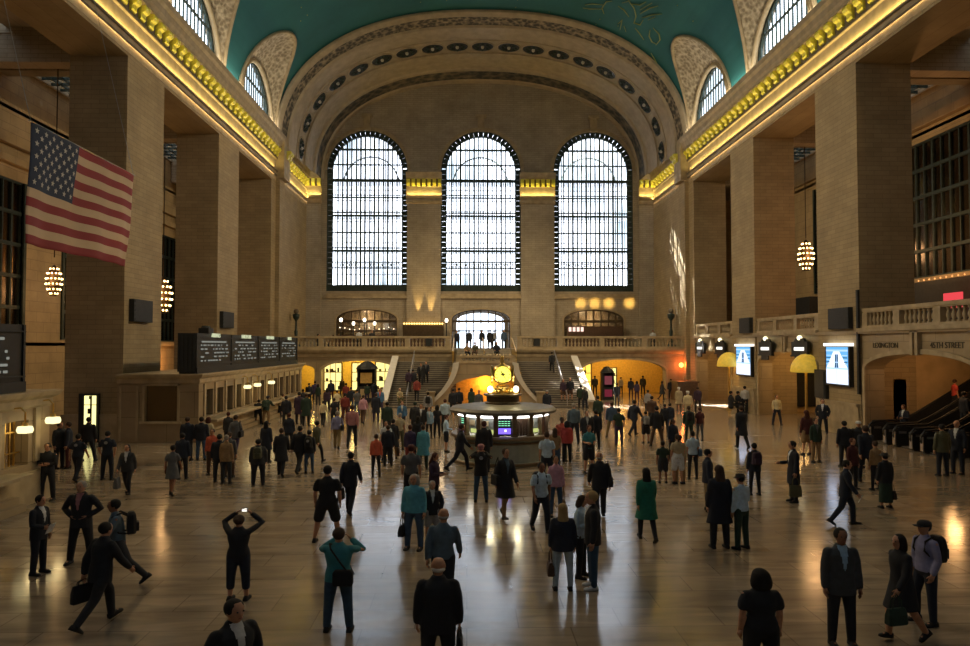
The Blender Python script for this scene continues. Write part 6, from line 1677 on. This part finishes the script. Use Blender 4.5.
def people():
    rows = []; cl = {}
    for ln in ROWS.strip().split('\n'):
        seg = [s.strip() for s in ln.split('|')]; t = seg[0].split(); lab = seg[1]; ex = seg[2] if len(seg) > 2 else ''; sh = seg[3] if len(seg) > 3 else 'black'
        r = [t, lab, ex, sh]; rows.append(r)
        if lab.startswith('#'): cl.setdefault(lab[1:].split()[0], []).append(r)
    for k, rs in cl.items():
        rs.sort(key=lambda r: float(r[0][0])); n = len(rs)
        for i, r in enumerate(rs):
            d = r[1].split(' ', 1)[1]; pos = 'leftmost' if i == 0 else 'rightmost' if i == n-1 else ordn(i)+' from left'
            r[1] = '%s, %s %s' % (d, pos, PHR[k]); r.append(k)
            for o_, n_ in LSH:
                if len(r[1].split()) > 16: r[1] = r[1].replace(o_, n_)
    for r in rows:
        (t, lab, ex, sh) = r[:4]; x, hy = float(t[0]), float(t[1]); ft = t[2]
        face, pose, sex, top, tc, bot, bc, hair, hc, skin, inner = float(t[3]), *t[4:14]
        Hm = 1.74 if sex == 'm' else 1.63
        if ft[0] == 'Y':            # on a stair flight at depth Y
            Y = float(ft[1:]); n = NF; k = int((Y-YF0)/DF*n); z = ZL2*(k+1)/n+.012
            p = at_y(x, 350, Y); loc = Vector((p.x, Y, z)); H = Hm
            if pose == 'sit': loc.y = Y-.15; z2 = max(0, ZL2*(k-1)/n); loc.z = z2+.02
        elif ft[0] in 'BS':
            Y = float(ft[1:]); z = ZB if ft[0] == 'B' else ZL2+.16
            p = at_y(x, 350, Y); loc = Vector((p.x, Y, z)); H = Hm
            if ft[0] == 'S': loc.y = 59.0; loc.z = ZL2+.32
        elif ft[0] == 'E':
            Y = 33.9 if ft == 'E' else 31.9; p = at_y(x, 400, Y); xx = p.x-(XR+.2); z = .07+max(0, (xx-1.3))*3.45/5.9; loc = Vector((p.x, Y, z)); H = Hm
        else:
            if ft == '-':
                H = Hm; fy = max(346+(hy-346)*CAMZ/(CAMZ-H), 393.8)
            else:
                fy = float(ft); H = None
            loc = at_z(x, fy, 0)
            if H is None:
                t_ = at_y(x, hy, loc.y).z; j = skeleton(pose, sex)['top']/skeleton('stand', sex)['top']
                if pose == 'sit': j = .75
                H = max(1.45, min(1.92, t_/j)) if 'child' not in lab else t_
        b = person(loc, H, face, pose, sex, top, tc, bot, bc, hair, hc, skin, None if inner == '-' else inner, lab, None, sh)
        st = {238:1.25,563:1.08,327:1.12,338:1.1,438:1.14,414:1.12,762:1.3,80.5:1.1,842:1.0,443:1.08,232:1.1,258:1.3}.get(x)
        if st: b.scale.x *= st; b.scale.y *= st
        if len(r) > 4: b['group'] = 'people '+PHR[r[4]]
        if ex:
            q = ex.split(':'); kind = q[0]; side = q[1] if len(q) > 1 else 'R'; col = q[2] if len(q) > 2 else 'black'
            short = lab.split(',')[0].split(' seen ')[0].split(' beside ')[0]
            words = dict(handbag='handbag hanging from the hand of', tote='bag held by', briefcase='briefcase carried by', backpack='backpack worn by', shoulder_bag='shoulder bag of', satchel='bag slung on the back of', camera='camera raised by', paper='paper held by', shopping_bag='shopping bag carried by')[kind]
            cn = {'ink':'black','plum':'purple','dgreen':'dark green','lgrey':'pale grey','denim':'blue'}.get(col, col)
            l2 = ('%s %s the %s' % ('small black' if kind == 'camera' else cn, words, short)).split()
            bag(kind, b, side, col, ' '.join(l2[:16]))
        # emblems on backs
        if 'emblem' in lab or 'print' in lab or 'badge' in lab:
            J = skeleton(pose, sex); m = MB(); c = J['pel']+J['up']*.40+Vector((0,.135 if 'badge' not in lab else .345,0))
            m.rings([[(.055*math.cos(a*PI/6), y, .055*math.sin(a*PI/6)) for a in range(12)] for y in (-.012,.004)]); o = m.build('back_emblem', cm('lgrey'), [c_ for c_ in b.children if c_.name.startswith(TOPN[top])][0]); o.location = c
        if 'tan bag' in lab: pass
    for o in bpy.data.objects:
        for k in ('_pose','_sex'):
            if k in o: del o[k]
people()
# ================================================================= light
w = bpy.data.worlds.new('world'); SC.world = w; w.use_nodes = True; nt = w.node_tree; nt.nodes.clear()
out = nt.nodes.new('ShaderNodeOutputWorld'); bg = nt.nodes.new('ShaderNodeBackground')
tc = nt.nodes.new('ShaderNodeTexCoord'); no = nt.nodes.new('ShaderNodeTexNoise'); no.inputs['Scale'].default_value = 9; no.inputs['Detail'].default_value = 5
L(nt, tc.outputs['Generated'], no.inputs['Vector'])
rp = nt.nodes.new('ShaderNodeValToRGB'); rp.color_ramp.elements[0].position = .40; rp.color_ramp.elements[1].position = .56
rp.color_ramp.elements[0].color = (.22,.29,.34,1); rp.color_ramp.elements[1].color = (.84,.90,1.0,1)
L(nt, no.outputs[0], rp.inputs[0]); L(nt, rp.outputs[0], bg.inputs[0]); bg.inputs[1].default_value = 3.2; L(nt, bg.outputs[0], out.inputs[0])
def area(name, loc, rot, sx, sy, e, col, portal=False, spread=PI):
    l = bpy.data.lights.new(name, 'AREA'); l.shape = 'RECTANGLE'; l.size = sx; l.size_y = sy; l.energy = e; l.color = col; l.spread = spread
    if portal: l.cycles.is_portal = True
    o = bpy.data.objects.new(name, l); C.objects.link(o); o.location = loc; o.rotation_euler = rot; return o
# sky portals in the window openings
for i in range(3):
    area('portal_back', (WC[i], YB-.9, 18.7), (PI/2,0,0), 8.6, 17, 1, (1,1,1), True)
    area('portal_end', (WC[i], YE+4.2, 18.3), (-PI/2,0,0), 8.5, 17.5, 1, (1,1,1), True)
for a, b in BAYS[2:]:
    c = (a+b)/2
    for s in (-1, 1): area('portal_lunette', (XC+s*(HW+1.0), c, ZC+2), (PI/2,0,PI/2 if s < 0 else -PI/2) if False else (0, PI/2 if s > 0 else -PI/2, 0), 4.4, 8.6, 1, (1,1,1), True)
GOLD = (1.0,.72,.22)
for s in (-1, 1):
    X = XC+s*(HW-.15)
    for y0, y1 in ((YB+8, 30), (30, 62.0), (64.8, 74.6)):
        area('cove_strip', (X if y1 < 63 else XC+s*(HW-.14), (y0+y1)/2, 19.97), (PI,0,0), .06, y1-y0, 4.5*(y1-y0), GOLD)
for c, h in (((WC[0]+WC[1])/2, 1.75), ((WC[1]+WC[2])/2, 1.75), (XL+.75, .7), (XR-.75, .7)):
    area('cove_strip', (c, YE-.56, 20.24), (PI,0,0), 2*h, .05, 16*h, GOLD)
# wall washers at the crown of the cornice shining down the wall
for s in (-1, 1):
    for y0, y1 in ((12, 35), (35, 62.0), (64.8, 74.6)):
        area('cornice_washer', (XC+s*(HW-.065), (y0+y1)/2, 19.455), (0, 0, 0), .05, y1-y0, 1.0*(y1-y0), (1,.66,.28))
for s in (-1, 1):
    for y, e in ((20, 700), (32, 1900), (44, 2800), (57, 3300)):
        spot_up(XC+s*(HW-.98), y, 22.3, e if not (s > 0 and y == 20) else 150, (1,.75,.42), (XC-s*8, y+2, 0), 2.0, .12, 'added_fill_spot')  # warm spots added at the cornice edge as fill for floor and piers
    for y0, y1 in ((10, 35), (35, 62.0)):
        area('vault_uplight', (XC+s*(HW-.35), (y0+y1)/2, 23.1), (0, PI+(-s)*-.5, 0), .25, y1-y0, 9*(y1-y0), (1,.86,.62))
# passages
def pt(x, y, z, e, col, r=.3, name='ceiling_lamp'):
    l = bpy.data.lights.new(name, 'POINT'); l.energy = e; l.color = col; l.shadow_soft_size = r; o = bpy.data.objects.new(name, l); C.objects.link(o); o.location = (x,y,z)
for x in (-14.3, -10.8, -7.6): pt(x, 68.5, 3.4, 110, (1,.66,.16))
for x in (11.2, 14.6): pt(x, 68.5, 3.3, 80, (1,.52,.12))
pt(17.5, 67.5, 3.3, 40, (1,.5,.15))
pt(SX, 57.0, 1.7, 90, (1,.42,.06), .2)
# right passage rooms
pt(22.0, 32.2, 3.8, 45, (1,.50,.18)); pt(21.6, 45.6, 3.6, 60, (1,.55,.18)); pt(21.6, 57.6, 3.6, 60, (1,.55,.18)); pt(19.0, 40.3, 3.4, 14, (1,.62,.12), .15); pt(18.9, 51.7, 3.4, 14, (1,.62,.12), .15)
# ticket office interiors
for y in (9, 13, 17, 20.5): pt(-13.9, y, 2.4, 3, (1,.62,.22), .15)
for y in (36.5, 43.2, 45, 48, 52): pt(-13.9, y, 2.5, 12, (1,.64,.22), .15)
pt(-20.5, 29, 8, 18, (1,.5,.2)); pt(-24.8+1, 59.5, 3.5, 60, (1,.45,.15))
pt(24.5, 40, 10.5, 260, (1,.5,.2)); 
for y in (36.0, 44, 52): pt(-26.6, y, 9, 90, (1,.5,.18)); 
for y in (40.0, 52): pt(29.5, y, 13, 45, (1,.55,.2))
# end balcony
for x in (-11, -2.5, 5, 12.5): pt(x, 71.5, 8.6, 30, (1,.7,.4), .3)
for x in (WC[0], WC[2]): pt(x, YE+1.9, 7.4, 450, (1,.72,.38), .3)
# booth
pt(BX, BY-1.5, 1.8, 6, (1,.9,.7), .1); pt(BX+1.3, BY-.7, 1.8, 5, (1,.9,.7), .1); pt(BX-1.3, BY-.7, 1.8, 5, (1,.9,.7), .1)
pt(BX-.55, BY-.75, 3.0, 8, (1,.85,.45), .12); pt(BX+.55, BY-.75, 3.0, 8, (1,.85,.45), .12)
# low sun through one lunette on the left
def sunbeam(src_dir, tgt, e, cone):
    t = Vector(tgt); s = t-Vector(src_dir).normalized()*160; l = bpy.data.lights.new('low_sun', 'SPOT'); l.energy = e; l.color = (1,.96,.86); l.spot_size = cone; l.spot_blend = .1; l.shadow_soft_size = .7
    o = bpy.data.objects.new('low_sun', l); C.objects.link(o); o.location = s; o.rotation_euler = (t-s).to_track_quat('-Z','Y').to_euler()
d = Vector((.4,-1,-1.16))
# narrow shafts of sun that reach in through the top of the windows
for px, py, r_ in ((681,242,.22),(678,280,.26),(674,305,.18),(683,308,.2)):
    t = at_x(px, py, XR); sunbeam(d, t, 1.5e7, 2*math.atan(r_/160))
t = at_x(694, 270, XR-.35); sunbeam(d, t, 1.5e7, 2*math.atan(.16/160))
for px, py, r_, e in ((707,404,.8,4e7),(722,406,.6,4e7),(705,333,.5,1.2e7),(583,405,.45,4e7),(622,407,.7,3e7),(644,412,.6,3e7)):
    t = at_z(px, py, 0) if py > 400 else at_x(px, py, XR)
    sunbeam(d, t, e, 2*math.atan(r_/160))
SC.view_settings.exposure = 1.02
SC.cycles.use_denoising = True
SC.cycles.max_bounces = 8; SC.cycles.diffuse_bounces = 4; SC.cycles.glossy_bounces = 3; SC.cycles.transparent_max_bounces = 12
SC.cycles.sample_clamp_indirect = 6.0; SC.cycles.sample_clamp_direct = 0
SC.cycles.caustics_reflective = False; SC.cycles.caustics_refractive = False
